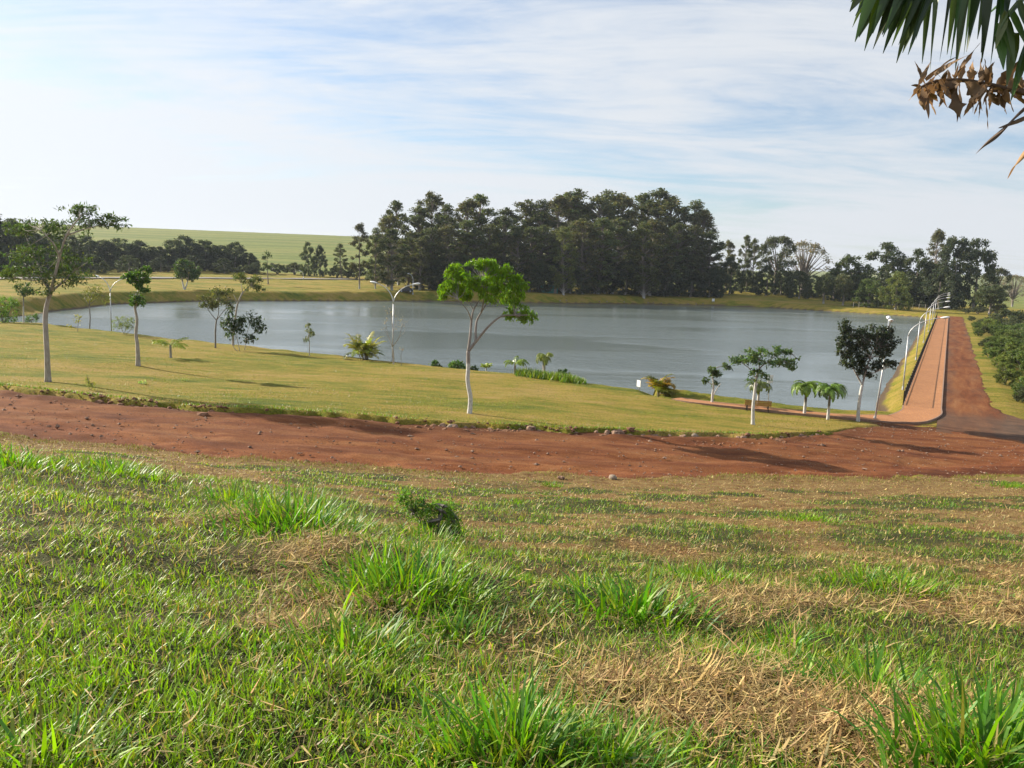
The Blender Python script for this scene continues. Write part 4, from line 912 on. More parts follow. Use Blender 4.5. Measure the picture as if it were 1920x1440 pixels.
# ------------------------------------------------------------------ distant trees: unit-height models, copied
def clump_leaves(mb, clumps, n, leaf, col, colvar=0.3, shell=0.15, droop=0.3):
    clumps = np.asarray(clumps); w = clumps[:, 3] ** 2; ci = rng.choice(len(clumps), n, p=w / w.sum())
    d = rand_dirs(n); rr = rng.uniform(shell, 1.05, n)[:, None]
    C = clumps[ci, :3] + d * rr * clumps[ci, 3:4] * np.array([1, 1, 0.8]) + rng.normal(size=(n, 3)) * clumps[ci, 3:4] * 0.12
    hue = (clumps[ci, 3] * 977 % 1.0)
    add_leaves(mb, C, leaf, leaf * 0.55, col, colvar, droop, 0.2, d * 0.6)
def far_model(kind, seed, col, n=4200, leaf=0.026):
    global rng
    keep = rng; rng = np.random.default_rng(seed)
    tr, cr = MB(), MB(); cl = []
    if kind == 'euc':
        zs = np.r_[rng.uniform(0.10, 0.97, 84), 0.985]
        bend = rng.normal(size=2) * 0.03
        tube(tr, [[0, 0, -0.02], [bend[0] * .4, bend[1] * .4, 0.3], [bend[0], bend[1], 0.6], [bend[0] * .6, bend[1], 0.93]], [0.014, 0.011, 0.007, 0.002], 6, cap=False)
        for z in zs:
            prof = np.interp(z, [0.10, 0.4, 0.7, 0.88, 0.98], [0.11, 0.165, 0.15, 0.095, 0.02]); a = rng.uniform(0, 6.28); r = prof * rng.uniform(0.25, 1.0) ** 0.6
            c = [bend[0] * z + math.cos(a) * r, bend[1] * z + math.sin(a) * r, z, rng.uniform(0.022, 0.055)]; cl.append(c)
            z0 = z - 0.10; tube(tr, [[bend[0] * z0, bend[1] * z0, z0], [c[0] * .6, c[1] * .6, z - .04], c[:3]], [0.004, 0.003, 0.0015], 4, cap=False)
    elif kind == 'tall':     # narrow crown starting high
        tube(tr, [[0, 0, -0.02], [0.01, 0, 0.4], [0, 0.01, 0.95]], [0.012, 0.009, 0.002], 6, cap=False)
        for z in np.r_[rng.uniform(0.22, 0.97, 44), .99]:
            prof = np.interp(z, [0.3, 0.5, 0.8, 1.0], [0.09, 0.14, 0.10, 0.02]); a = rng.uniform(0, 6.28); r = prof * rng.uniform(.2, 1)
            cl.append([math.cos(a) * r, math.sin(a) * r, z, rng.uniform(.03, .055)])
    elif kind == 'dome':
        tube(tr, [[0, 0, -0.02], [0.02, 0, 0.3], [0, 0.02, 0.6]], [0.03, 0.022, 0.012], 6, cap=False)
        for i in range(60):
            d = rand_dirs(1, 0.5)[0]; c = np.array([d[0] * 0.30, d[1] * 0.30, 0.60 + d[2] * 0.33]) * 1; cl.append([*c, rng.uniform(.045, .10)])
            if i < 10: tube(tr, [[0, 0, .35], [c[0] * .5, c[1] * .5, .35 + (c[2] - .35) * .6], c], [.012, .008, .003], 4, cap=False)
    elif kind == 'round':
        tube(tr, [[0, 0, -0.02], [0.01, 0, 0.2], [0, 0.01, 0.5]], [0.035, 0.03, 0.015], 6, cap=False)
        for i in range(70):
            d = rand_dirs(1, 0.2)[0]; k = rng.uniform(.5, 1); cl.append([d[0] * .30 * k, d[1] * .30 * k, .56 + d[2] * .36 * k, rng.uniform(.05, .10)])
    elif kind == 'wide':
        tube(tr, [[0, 0, -0.02], [0.03, 0, 0.2], [0.02, 0.03, 0.6]], [0.03, 0.025, 0.012], 6, cap=False)
        for i in range(90):
            z = rng.uniform(.04, .96); prof = np.interp(z, [0, .3, .65, .95], [.36, .44, .36, .10]); a = rng.uniform(0, 6.28); r = prof * rng.uniform(.2, 1) ** .5
            cl.append([math.cos(a) * r, math.sin(a) * r, z, rng.uniform(.045, .10)])
    elif kind == 'bush':
        for i in range(5):
            a = rng.uniform(0, 6.28); tube(tr, [[0, 0, -.05], [math.cos(a) * .15, math.sin(a) * .15, .3], [math.cos(a) * .35, math.sin(a) * .35, .6]], [.03, .02, .008], 4, cap=False)
        for i in range(56):
            d = rand_dirs(1, 0.35)[0]; k = rng.uniform(.5, 1); cl.append([d[0] * .55 * k, d[1] * .55 * k, max(.12, .42 + d[2] * .45 * k), rng.uniform(.07, .14)])
    elif kind == 'bare':
        for i in range(60):
            d = rand_dirs(1, .8)[0]; c = np.array([d[0] * .33, d[1] * .33, .52 + d[2] * .4])
            tube(tr, [[0, 0, .2], [c[0] * .35, c[1] * .35, .2 + (c[2] - .2) * .5], c], [.012, .006, .0015], 4, cap=False)
            cl.append([*c, rng.uniform(.05, .09)])
        tube(tr, [[0, 0, -.02], [0, 0, .25], [.01, 0, .5]], [.03, .025, .012], 6, cap=False)
    clump_leaves(cr, cl, n, leaf, col, 0.28)
    rng = keep
    return tr.mesh(kind + '_trunk', True, False), cr.mesh(kind + '_crown')
FM = {
    'euc': [far_model('euc', s, c, 7800, .021) for s, c in ((1, (.108, .120, .055)), (2, (.124, .130, .060)), (3, (.098, .116, .055)), (4, (.134, .130, .064)), (5, (.112, .132, .053)))],
    'euc_green': [far_model('euc', 11, (.135, .150, .044), 6200, .021)],
    'tall': [far_model('tall', 21, (.110, .108, .062), 4200, .022)],
    'dome': [far_model('dome', 31, (.080, .090, .050), 5200, .032)],
    'round': [far_model('round', 41, (.090, .108, .050), 5200, .04), far_model('round', 42, (.105, .112, .054), 5200, .04)],
    'wide': [far_model('wide', s, c, 6400, .042) for s, c in ((51, (.062, .078, .042)), (52, (.070, .090, .044)), (53, (.056, .072, .040)))],
    'wide_green': [far_model('wide', 55, (.10, .135, .042), 6400, .042), far_model('wide', 56, (.14, .165, .048), 6400, .042)],
    'bush': [far_model('bush', s, c, 4600, .065) for s, c in ((61, (.125, .175, .040)), (62, (.105, .150, .040)), (63, (.165, .200, .045)))],
    'bush_dark': [far_model('bush', 65, (.095, .110, .052), 4200, .065)],
    'bare': [far_model('bare', 71, (.22, .19, .15), 1900, .03)],
}
for k_, v_ in FM.items():
    for tr_, cr_ in v_:
        tr_.materials.append(M['bark_far'] if k_ not in ('bush', 'bush_dark') else M['bark']); cr_.materials.append(M['leaf_far'])
_cnt = [0]
SHX = np.array([p[0] for p in far_sh[::-1]]); SHY = np.array([at_z(p[0], p[1], 0.0)[1] for p in far_sh[::-1]])
def shore_y(px): return float(np.interp(px, SHX, SHY))
def far_tree(kind, label, px, top_py, Y, width=1.0, name='tree', cat='tree', group=None, X=None, hgt=None, variant=None):
    if X is None and 690 < px < 1900 and Y < 400: Y = shore_y(min(px, 1727)) + (max(Y - 248, 3.0) * 1.0 if px < 1350 else max(Y - 225, 18) * 1.0)
    p = at_y(px, top_py, Y); x = p[0] if X is None else X; z = gz(x, Y)
    hh = p[2] - z if hgt is None else hgt
    root = thing(name, label, cat, (x, Y, z - 0.05), group)
    v = FM[kind]; _cnt[0] += 1; tr_, cr_ = v[(_cnt[0] if variant is None else variant) % len(v)]
    rz = random.uniform(0, 6.28)
    for nm, me in (('trunk', tr_), ('crown', cr_)):
        o = bpy.data.objects.new(nm, me); COL.objects.link(o); o.parent = root
        o.scale = (hh * width, hh * width, hh); o.rotation_euler = (0, 0, rz)
    return root

EG = 'tall eucalyptus trees of the grove across the lake'
ORD = 'first second third fourth fifth sixth seventh eighth ninth tenth eleventh twelfth thirteenth fourteenth fifteenth sixteenth seventeenth eighteenth nineteenth twentieth twenty-first twenty-second twenty-third twenty-fourth'.split()
EL = 'tall dark eucalyptus packed into the big grove across the lake'
far_tree('tall', 'lone slim eucalyptus standing just left of the grove', 675, 420, 243, 1.15, 'eucalyptus_tree')
far_tree('euc', 'narrow eucalyptus at the left edge of the grove', 705, 428, 262, 1.0, 'eucalyptus_tree')
for bi, (px, ty, Y, w) in enumerate([(728, 405, 275, 1.0), (750, 380, 285, .8), (779, 388, 278, 1.0), (806, 362, 290, .95), (835, 388, 275, 1.0), (872, 376, 288, 1.0), (909, 368, 292, 1.0), (945, 392, 280, 1.1), (987, 378, 290, 1.1), (1015, 380, 282, 1.0), (1042, 370, 292, 1.1), (1068, 366, 296, 1.1), (1092, 357, 296, 1.1), (1118, 369, 290, 1.1), (1142, 363, 298, 1.0), (1175, 366, 292, 1.1), (1198, 366, 300, 1.0), (1233, 356, 295, 1.1), (1260, 372, 286, 1.1), (1304, 381, 283, 1.0), (1326, 396, 276, .95)]):
    far_tree('euc', f'eucalyptus in the back row of the grove, {ORD[bi]} from its left end', px, ty - 3, Y, w * 1.5, 'eucalyptus_tree', group=EG)
for i, px in enumerate(np.linspace(738, 1332, 24)):
    far_tree('euc', f'eucalyptus in the front row of the grove, {ORD[i]} from its left end', px + random.uniform(-4, 4), random.uniform(405, 440) + (20 if px < 800 else 0), random.uniform(256, 268), 1.7, 'eucalyptus_tree', group=EG)
for i, px in enumerate(np.linspace(800, 1325, 18)):
    far_tree('wide', 'low dark tree filling the foot of the eucalyptus grove', px + random.uniform(-8, 8), random.uniform(480, 505), random.uniform(257, 264), 1.25, 'tree', group='low trees under the eucalyptus grove')
far_tree('euc_green', 'eucalyptus with lighter yellow-green foliage in the middle of the grove', 1062, 425, 252, 1.35, 'eucalyptus_tree')
far_tree('euc_green', 'brighter green eucalyptus near the grove\'s right end', 1215, 418, 251, 1.5, 'eucalyptus_tree')
# right of the grove
far_tree('euc', 'thin eucalyptus just right of the grove with rounded top', 1367, 450, 268, 1.0, 'eucalyptus_tree')
far_tree('euc', 'taller of the thin eucalyptus pair right of the grove', 1398, 441, 278, .9, 'eucalyptus_tree')
far_tree('euc', 'thin pale eucalyptus between the grove and the dome-shaped tree', 1418, 446, 274, .9, 'eucalyptus_tree')
far_tree('wide', 'very dark bushy tree below the thin eucalyptus right of the grove', 1372, 482, 256, .95)
far_tree('dome', 'dark dome-crowned tree standing above the others right of the grove', 1462, 438, 270, .95)
far_tree('bare', 'large grey nearly leafless tree behind the dome-crowned tree', 1512, 447, 285, 1.25, 'bare_tree')
far_tree('wide', 'dark tree at the foot of the dome-crowned tree', 1440, 497, 256, 1.0)
far_tree('wide', 'dark spreading bushy tree left of the two round shore trees', 1502, 508, 258, 1.1)
far_tree('round', 'left of the two round-crowned trees on the far right shore', 1549, 508, 240, .95)
far_tree('round', 'right of the two round-crowned trees on the far right shore', 1586, 508, 241, .95)
far_tree('wide_green', 'broad green tree behind the two round-crowned shore trees', 1597, 475, 278, 1.15, variant=0)
far_tree('wide', 'wide dark green tree with a pointed top right of the round pair', 1662, 454, 282, 1.15)
far_tree('wide_green', 'low light-green bushy tree on the shore right of the round pair', 1634, 520, 244, 1.35, variant=0)
far_tree('wide_green', 'yellow-green tree by the far end of the dam', 1686, 508, 243, 1.0, variant=1)
far_tree('wide', 'dark tree behind the yellow-green tree at the dam\'s end', 1722, 466, 276, .8)
far_tree('euc', 'tall pointed eucalyptus rising above the end of the dam', 1757, 430, 280, 1.0, 'eucalyptus_tree')
far_tree('wide', 'large dark tree directly beyond the end of the dam', 1795, 442, 272, .80)
far_tree('wide', 'large dark tree with crown leaning out right beyond the dam', 1838, 446, 274, .72)
far_tree('wide', 'dark lower tree below the big trees beyond the dam', 1770, 492, 262, .95)
far_tree('dome', 'small tree at the right end of the tall trees beyond the dam', 1872, 499, 280, 1.0)
far_tree('round', 'dark rounded tree near the right edge of the photo beyond the dam', 1862, 530, 236, 1.5)
far_tree('bare', 'pale bare tree far behind at the right edge of the photo', 1905, 512, 420, 1.2, 'bare_tree')
for i, px in enumerate(np.linspace(1352, 1735, 17)):
    far_tree('wide', f'dark hedge-like tree behind the far right shore, {ORD[i]} from the grove', px + random.uniform(-6, 6), random.uniform(502, 518) + (8 if px > 1500 else 0), 268 + random.uniform(-6, 14), 1.25, group='dark low trees behind the far right shore')
# belt of dark trees on the left, below the cropland
BG = 'dark trees of the belt below the cropland'
for bi, (px, ty, Y, w) in enumerate([(-60, 410, 250, .9), (-20, 402, 255, .85), (18, 412, 252, .85), (55, 428, 262, .9), (95, 440, 275, 1.0), (130, 444, 290, 1.0), (163, 445, 300, 1.0), (195, 452, 305, 1.1), (225, 449, 308, 1.1), (262, 454, 310, 1.1), (295, 464, 312, 1.1), (322, 452, 316, 1.0), (346, 445, 318, 1.0), (383, 452, 318, 1.1), (412, 462, 318, 1.1), (440, 457, 318, 1.0), (465, 476, 318, 1.1)]):
    far_tree('wide', f'tall dark tree in the belt below the cropland, {ORD[bi]} from the left', px, ty - 3, Y, w * 1.3, group=BG)
for bi, (px, ty, Y) in enumerate([(60, 468, 248), (110, 478, 258), (170, 476, 270), (240, 478, 282), (300, 482, 292), (360, 478, 300), (420, 484, 300), (480, 492, 306)]):
    far_tree('wide', f'low dark tree before the belt below the cropland, {ORD[bi]} from the left', px, ty, Y, 1.9, group=BG)
for i, px in enumerate(np.linspace(-10, 476, 22)):
    far_tree('wide', f'tree behind the front of the left tree belt, {ORD[i]} from the left', px, np.interp(px, [0, 60, 163, 295, 346, 440, 476], [412, 436, 450, 466, 452, 462, 478]) + random.uniform(0, 10), np.interp(px, [0, 160, 470], [262, 306, 326]), 1.35, group=BG)
for i, px in enumerate(np.linspace(-20, 470, 16)):
    far_tree('bush_dark', 'dark undergrowth bush at the foot of the left tree belt', px + random.uniform(-8, 8), random.uniform(494, 503), np.interp(px, [0, 160, 470], [246, 285, 306]), 1.5, 'bush', 'bush', 'undergrowth bushes of the left tree belt')
far_tree('bush_dark', 'low dark hedge-like bush right of the tree belt', 520, 490, 316, 1.5, 'bush', 'bush')
far_tree('bush_dark', 'low dark bush left of the pointed pair of trees', 552, 488, 314, 1.3, 'bush', 'bush')
far_tree('wide', 'left of the pointed pair of dark trees before the cropland', 578, 453, 308, .62)
far_tree('wide', 'right of the pointed pair of dark trees before the cropland', 600, 460, 308, .62)
far_tree('euc', 'thin tree standing left of the lone slim eucalyptus', 641, 457, 300, 1.3)
far_tree('bush_dark', 'dark undergrowth bush left of the lone slim eucalyptus', 632, 494, 304, 1.2, 'bush', 'bush')
far_tree('bush_dark', 'dark undergrowth bush behind the lone slim eucalyptus', 668, 490, 300, 1.3, 'bush', 'bush')
far_tree('bush_dark', 'dark undergrowth bush at the grove\'s left foot', 704, 498, 300, 1.2, 'bush', 'bush')
for px in (740, 775):
    far_tree('wide', 'dark tree standing deep behind the left part of the grove', px, 470, 330, .9, group='trees behind the grove')
# thicket below the dam on the right
i = 0
for a in np.r_[np.arange(-6, 80, 4.2), np.arange(80, 175, 6.5)]:
    for s_ in (8.6, 11.5, 15.5, 21, 29, 41):
        if s_ > 30 and a > 120: continue
        q = dam_pt(a + random.uniform(-2, 2), s_ + random.uniform(-0.8, 2.0) + (1.0 if a < 10 else 0)); i += 1
        u_ = q[0] / q[1]
        if u_ > 0.72 or u_ < 0.5: continue
        dark = random.random() < 0.10 or a > 150
        hh = {8.6: 1.5, 11.5: 2.8, 15.5: 4.2, 21: 5.8, 29: 7.0, 41: 8.0}[s_] * random.uniform(.8, 1.15) * (1.15 if a > 110 else 1)
        far_tree('bush_dark' if dark else 'bush', 'dark shrub in the thicket below the dam' if dark else 'leafy green shrub in the thicket below the dam on the right', 0, 0, q[1], 1.15 if s_ < 30 else .95, 'bush', 'bush', 'dark shrubs of the thicket' if dark else 'green shrubs of the thicket', X=q[0], hgt=hh)
for px, py, w_, lb in ((1872, 566, 1.6, 'third'), (1835, 572, 1.5, 'second'), (1905, 572, 1.6, 'fourth'), (1812, 576, 1.2, 'first')):
    far_tree('bush_dark', f'{lb} from the left of the brownish bushes where the dam ends', px, py, 215 + (px % 7), w_, 'bush', 'bush', 'bushes at the end of the dam')

# ------------------------------------------------------------------ street lamps
def lamp_head(root, c, d, L_=0.75):
    d = unit(np.array([d[0], d[1], 0.16])); sd_ = unit(np.cross(d, [0, 0, 1])); up = np.cross(sd_, d); mb = MB(); n = 10; V = []
    prof = [(0, .05, .05), (.12, .09, .07), (.35, .15, .10), (.65, .16, .11), (.88, .12, .08), (1.0, .03, .03)]
    for t, w, h in prof:
        a = np.arange(n) / n * 2 * math.pi
        V.append(c + d * (t * L_) + np.cos(a)[:, None] * sd_ * w + np.sin(a)[:, None] * up * h * np.where(np.sin(a) > 0, 1, .6)[:, None])
    m = len(prof); mb.add(np.concatenate(V), [(i * n + j, i * n + (j + 1) % n, (i + 1) * n + (j + 1) % n, (i + 1) * n + j) for i in range(m - 1) for j in range(n)], None)
    hd = mb.build('lamp_head', M['lamp_white'], root, smooth=True, col=False)
    mb = MB(); cc = c + d * L_ * .55 - up * .06; a = np.arange(n) / n * 2 * math.pi; V = [cc + np.cos(a)[:, None] * sd_ * .12 + np.sin(a)[:, None] * d * .2]
    V.append(cc - up * .05 + np.cos(a)[:, None] * sd_ * .08 + np.sin(a)[:, None] * d * .14)
    mb.add(np.concatenate(V), [(j, (j + 1) % n, n + (j + 1) % n, n + j) for j in range(n)] + [(n, n + 3, n + 6, n + 9)], None); mb.build('lens', M['lamp_glass'], hd, col=False)
def street_lamp(label, b, top, arms, reach=2.4, group=None, r=0.062, lean=0.0):
    """top: world z of the head; arms: list of horizontal directions"""
    root = thing('street_lamp', label, 'street lamp', b - np.array([0, 0, .02]), group); hh = top - b[2]
    bend = hh - 1.9; sh = np.array([lean * hh, 0, 0])
    mb = MB(); tube(mb, np.array([[0, 0, -.1], [sh[0] * .5, 0, bend * .5], [sh[0], 0, bend]]), [r * 1.15, r, r * .8], 8); mb.build('pole', M['metal'], root, smooth=True, col=False)
    mb = MB(); tube(mb, [[0, 0, 0.02], [0, 0, 0.35]], r * 1.7, 8); mb.build('base_sleeve', M['metal'], root, col=False)
    for d in arms:
        d = np.array([d[0], d[1], 0.0]); d /= np.linalg.norm(d); P = []
        for t in np.linspace(0, 1, 9):
            a = t * math.pi / 2 * .86; P.append(sh + np.array([0, 0, bend - .05]) + d * reach * (1 - math.cos(a)) / (1 - math.cos(math.pi / 2 * .86)) + np.array([0, 0, 1.85 * math.sin(a) / math.sin(math.pi / 2 * .86)]))
        P = np.array(P); mb = MB(); tube(mb, P, np.linspace(r * .8, r * .5, 9), 7); mb.build('arm', M['metal'], root, smooth=True, col=False)
        lamp_head(root, P[-1] - d * .06, d)
    return root
ordn = ['nearest', 'second nearest', 'third nearest', 'fourth nearest', 'fifth nearest', 'farthest']
for i in range(6):
    a = 12.0 + i * (DLEN - 14) / 5.15; q = dam_pt(a, -.55); z = max(gz(q[0], q[1]), .7)
    street_lamp(f'{ordn[i]} of the six curved grey lamp posts along the dam railing', np.array([q[0], q[1], z]), DAM_Z + 6.75, [DN], 2.5)
b = ground_hit(1640, 789); street_lamp('grey lamp post with two curved arms beside the dark-leaved tree', b, b[2] + 7.3, [(-.36, -.93), (.38, .92)], 1.9, lean=.045)
b = at_y(736, 682, 77); b[2] = gz(b[0], b[1]); street_lamp('grey lamp post with arms curving left and right beside the leafless tree', b, at_y(770, 531, 77)[2], [(1, .15), (-1, .35)], 1.75)
b = at_y(209, 620, 98); b[2] = gz(b[0], b[1]); street_lamp('grey lamp post with two curved arms near the lake\'s left end', b, at_y(232, 519, 98)[2], [(1, .2), (-1, .5)], 1.9)
b = ground_hit(569, 524); street_lamp('short white lamp post on the lawn before the pointed pair of trees', b, at_y(569, 508, b[1])[2], [(-1, -.3)], .8, r=.13)
b = ground_hit(774, 552); street_lamp('thin lamp post before the left foot of the eucalyptus grove', b, at_y(774, 513, b[1])[2], [(-1, -.3)], 1.0, r=.12)

# ------------------------------------------------------------------ dam railing
def railing():
    root = thing('railing', 'long dark metal railing along the lake side of the dam footpath', 'railing', (DP0[0], DP0[1], 1.3))
    root.rotation_euler = (0, 0, math.atan2(DD[1], DD[0])); Lr = DLEN - 2
    post = MB(); box(post, (0, 0, .53), (.07, .07, 1.16), bevel=.008); box(post, (0, 0, 1.13), (.09, .09, .03)); pm = post.mesh('post', col=False); pm.materials.append(M['dark_metal'])
    for x in np.arange(0, Lr, 2.4):
        o = bpy.data.objects.new('post', pm); COL.objects.link(o); o.parent = root; o.location = (float(x), 0, 0)
    for z in (.12, 1.02):
        mb = MB(); box(mb, (Lr / 2, 0, z), (Lr, .04, .035)); mb.build('rail', M['dark_metal'], root, col=False)
    mb = MB()
    for x in np.arange(.13, Lr, .13):
        if abs((x + .06) % 2.4 - .06) > .06: box(mb, (x, 0, .57), (.02, .02, .86))
    o = mb.build('pickets', M['dark_metal'], root, col=False); o['kind'] = 'stuff'
railing()

# ------------------------------------------------------------------ bench, boards, kiosk, car, far fence
def bench():
    b = ground_hit(1420, 772)
    root = thing('bench', 'yellow-brown wooden slat bench with dark legs, seen from behind', 'bench', b); root.rotation_euler = (0, 0, math.radians(-9))
    for y, z, tilt in ((.14, .80, 0), (.12, .66, 0), (.10, .53, 0)):
        mb = MB(); box(mb, (0, -y, z), (1.9, .03, .115), bevel=.006); mb.build('back_slat', M['wood'], root, col=False)
    for y in (.02, .15, .28, .41):
        mb = MB(); box(mb, (0, y, .44), (1.9, .11, .03), bevel=.006); mb.build('seat_slat', M['wood'], root, col=False)
    for x in (-.75, .75):
        mb = MB(); tube(mb, [[x, -.12, -.05], [x, -.07, .42], [x, -.11, .86]], .028, 6); mb.build('back_leg', M['dark_metal'], root, col=False)
        mb = MB(); tube(mb, [[x, .42, -.05], [x, .40, .41]], .028, 6); mb.build('front_leg', M['dark_metal'], root, col=False)
        mb = MB(); box(mb, (x, .16, .40), (.04, .54, .04)); mb.build('seat_bearer', M['dark_metal'], root, col=False)
bench()
def board(name, label, px, py, Y, bw, bh, top_py, rz, post_r=.03, thick=.03):
    b = at_y(px, py, Y) if Y else ground_hit(px, py); b[2] = gz(b[0], b[1]); top = at_y(px, top_py, b[1])[2] - b[2]
    root = thing(name, label, 'sign', b); root.rotation_euler = (0, 0, rz)
    for x in ((-bw * .35, bw * .35) if bw > .5 else (0,)):
        mb = MB(); tube(mb, [[x, 0, -.1], [x, 0, top - .02]], post_r, 7); mb.build('post', M['post'], root, col=False)
    mb = MB(); box(mb, (0, -post_r - thick / 2 - .003, top - bh / 2), (bw, thick, bh), bevel=.006); mb.build('panel', M['white'], root, col=False)
board('notice_board', 'small white board on posts left of the golden-yellow clump palm', 1198, 735, 70, .50, .55, 713, math.radians(-62), .03, .05)
board('sign', 'small white sign on a post behind the umbrella-crowned tree', 1440, 757, 65, .45, .62, 703, math.radians(10))
board('sign', 'small white sign on the far shore at the grove\'s right end', 1337, 568, None, .9, .9, 560, 0, .05)
def kiosk():
    b = ground_hit(1031, 556); b[1] += 8; b[2] = gz(b[0], b[1])
    root = thing('kiosk', 'small teal-walled kiosk under the trees across the lake', 'building', b)
    for nm, c, s, m in (('wall', (0, 0, 1.2), (5.4, 3.0, 2.5), 'teal'), ('roof', (0, -.2, 2.56), (6.2, 3.8, .16), 'roof'), ('door', (1.9, -1.53, 1.0), (.9, .05, 2.0), 'post'), ('counter', (-.6, -1.62, 1.0), (3.0, .3, .08), 'white')):
        mb = MB(); box(mb, c, s, bevel=.02); mb.build(nm, M[m], root, col=False)
kiosk()
def car():
    b = ground_hit(761, 548); root = thing('parked_car', 'small dark car parked under the left foot of the grove', 'car', b); root.rotation_euler = (0, 0, math.radians(8))
    sec = [(-2.0, .35, .62, .78), (-1.9, .30, .85, .84), (-1.0, .28, .92, .86), (-.55, .28, .95, .86), (.9, .28, .96, .86), (1.7, .28, .95, .85), (2.0, .34, .70, .78)]
    def loft(secs, nm, mat, par):
        mb = MB(); V = []
        for x, z0, z1, w in secs: V += [(x, -w, z0), (x, -w, (z0 + z1) / 2 + .1), (x, -w * .93, z1), (x, w * .93, z1), (x, w, (z0 + z1) / 2 + .1), (x, w, z0)]
        Q_ = [(i * 6 + j, i * 6 + (j + 1) % 6, (i + 1) * 6 + (j + 1) % 6, (i + 1) * 6 + j) for i in range(len(secs) - 1) for j in range(6)]
        m_ = (len(secs) - 1) * 6; Q_ += [(0, 1, 2, 3), (0, 3, 4, 5), (m_, m_ + 3, m_ + 2, m_ + 1), (m_, m_ + 5, m_ + 4, m_ + 3)]
        mb.add(V, Q_); return mb.build(nm, M[mat], par, smooth=False, col=False)
    loft(sec, 'body', 'car', root)
    loft([(-.85, .9, .92, .80), (-.25, .9, 1.38, .70), (1.1, .9, 1.40, .70), (1.75, .9, .93, .80)], 'cabin', 'glass', root)
    loft([(-.2, 1.36, 1.41, .69), (1.1, 1.38, 1.44, .69)], 'roof', 'car', root)
    for x in (-1.25, 1.25):
        for s in (-1, 1):
            mb = MB(); tube(mb, [[x, s * .72, .31], [x, s * .88, .31]], .31, 14); w = mb.build('wheel', M['rubber'], root, col=False)
            mb = MB(); tube(mb, [[x, s * .86, .31], [x, s * .893, .31]], .19, 12); mb.build('rim', M['metal'], w, col=False)
car()
def far_fence():
    P = [ground_hit(x, y) for x, y in ((1600, 576), (1640, 577), (1690, 577), (1735, 580))]; P = smooth_path(np.array(P), 6)
    root = thing('post_fence', 'wire fence on grey wooden posts on the far right shore', 'fence', P[0]); O = P[0]
    Q_ = resample(P, 16)
    for q in Q_:
        z = gz(q[0], q[1]); mb = MB(); tube(mb, [np.array([q[0], q[1], z - .1]) - O, np.array([q[0] + random.uniform(-.06, .06), q[1], z + 1.7]) - O], .09, 6); mb.build('post', M['post'], root, col=False)
    for hh in (.6, 1.1, 1.55):
        mb = MB(); tube(mb, np.array([[q[0], q[1], gz(q[0], q[1]) + hh] for q in Q_]) - O, .015, 4); mb.build('wire', M['metal'], root, col=False)
far_fence()

# ------------------------------------------------------------------ stones
def ico():
    t = (1 + 5 ** .5) / 2
    v = np.array([(-1, t, 0), (1, t, 0), (-1, -t, 0), (1, -t, 0), (0, -1, t), (0, 1, t), (0, -1, -t), (0, 1, -t), (t, 0, -1), (t, 0, 1), (-t, 0, -1), (-t, 0, 1)], float)
    f = [(0, 11, 5), (0, 5, 1), (0, 1, 7), (0, 7, 10), (0, 10, 11), (1, 5, 9), (5, 11, 4), (11, 10, 2), (10, 7, 6), (7, 1, 8), (3, 9, 4), (3, 4, 2), (3, 2, 6), (3, 6, 8), (3, 8, 9), (4, 9, 5), (2, 4, 11), (6, 2, 10), (8, 6, 7), (9, 8, 1)]
    return unit(v), f
IV, IF = ico()
def ico2():
    v = [tuple(x) for x in IV]; cache = {}; f = []
    def mid(a, b):
        k = (min(a, b), max(a, b))
        if k not in cache: p = (np.array(v[a]) + np.array(v[b])) / 2; v.append(tuple(p / np.linalg.norm(p))); cache[k] = len(v) - 1
        return cache[k]
    for a, b, c in IF: x, y, z = mid(a, b), mid(b, c), mid(c, a); f += [(a, x, z), (b, y, x), (c, z, y), (x, y, z)]
    return np.array(v), f
I2V, I2F = ico2()
stone_me = []
for k in range(7):
    mb = MB(); v = I2V * (1 + rng.normal(size=(len(I2V), 1)) * .13); v *= np.array([1, rng.uniform(.65, .95), rng.uniform(.5, .75)])
    mb.add(v, None, I2F); stone_me.append(mb.mesh('stone', False, False)); stone_me[-1].materials.append(M['stone'])
pale = MB(); pale.add(I2V * (1 + rng.normal(size=(len(I2V), 1)) * .06) * np.array([1, .8, .75]), None, I2F); pale_me = pale.mesh('stone', True, False); pale_me.materials.append(M['stone_pale'])
def stone(label, px, py, r, me=None, group=None, name='stone'):
    p = ground_hit(px, py); p2 = None
    zr = max(p[2], float(h_land(np.array([p[0]]), np.array([p[1]]))[0]) - .06) if 28 < p[1] < 50 else p[2]
    o = link(name, me or stone_me[rng.integers(0, 7)], None); o.location = (p[0], p[1], zr + r * .25); o.scale = (r, r, r)
    o.rotation_euler = (rng.uniform(-.3, .3), rng.uniform(-.3, .3), rng.uniform(0, 6.28)); tag(o, label, 'stone', group); return o
stone('pale rounded stone, biggest on the far edge of the dirt road', 845, 806, .26, pale_me)
stone('brown block of stone beside the pale rounded stone on the road edge', 832, 803, .20)
stone('rounded brown boulder half buried in the road edge below the bright green tree\'s right', 995, 814, .30)
stone('reddish stone lying on the near edge of the dirt road', 1052, 898, .16)
stone('tan stone on the near edge of the dirt road right of the reddish one', 1149, 898, .17, pale_me)
stone('single pale stone on the lawn edge above the dirt road by the umbrella tree', 1302, 822, .22, pale_me)
SG = 'rough brown stones along the far road edge'
for i in range(64):
    px = 800 + 720 * rng.random() ** .9 if i < 52 else rng.uniform(1480, 1720); ln = np.interp(px, [800, 930, 1074, 1293, 1446, 1720], [801, 810, 818, 827, 829, 812])
    stone('rough brown stone in the rubble along the far edge of the dirt road', px, ln + rng.normal() * 3.5, abs(rng.normal()) * .09 + .07, None, SG)
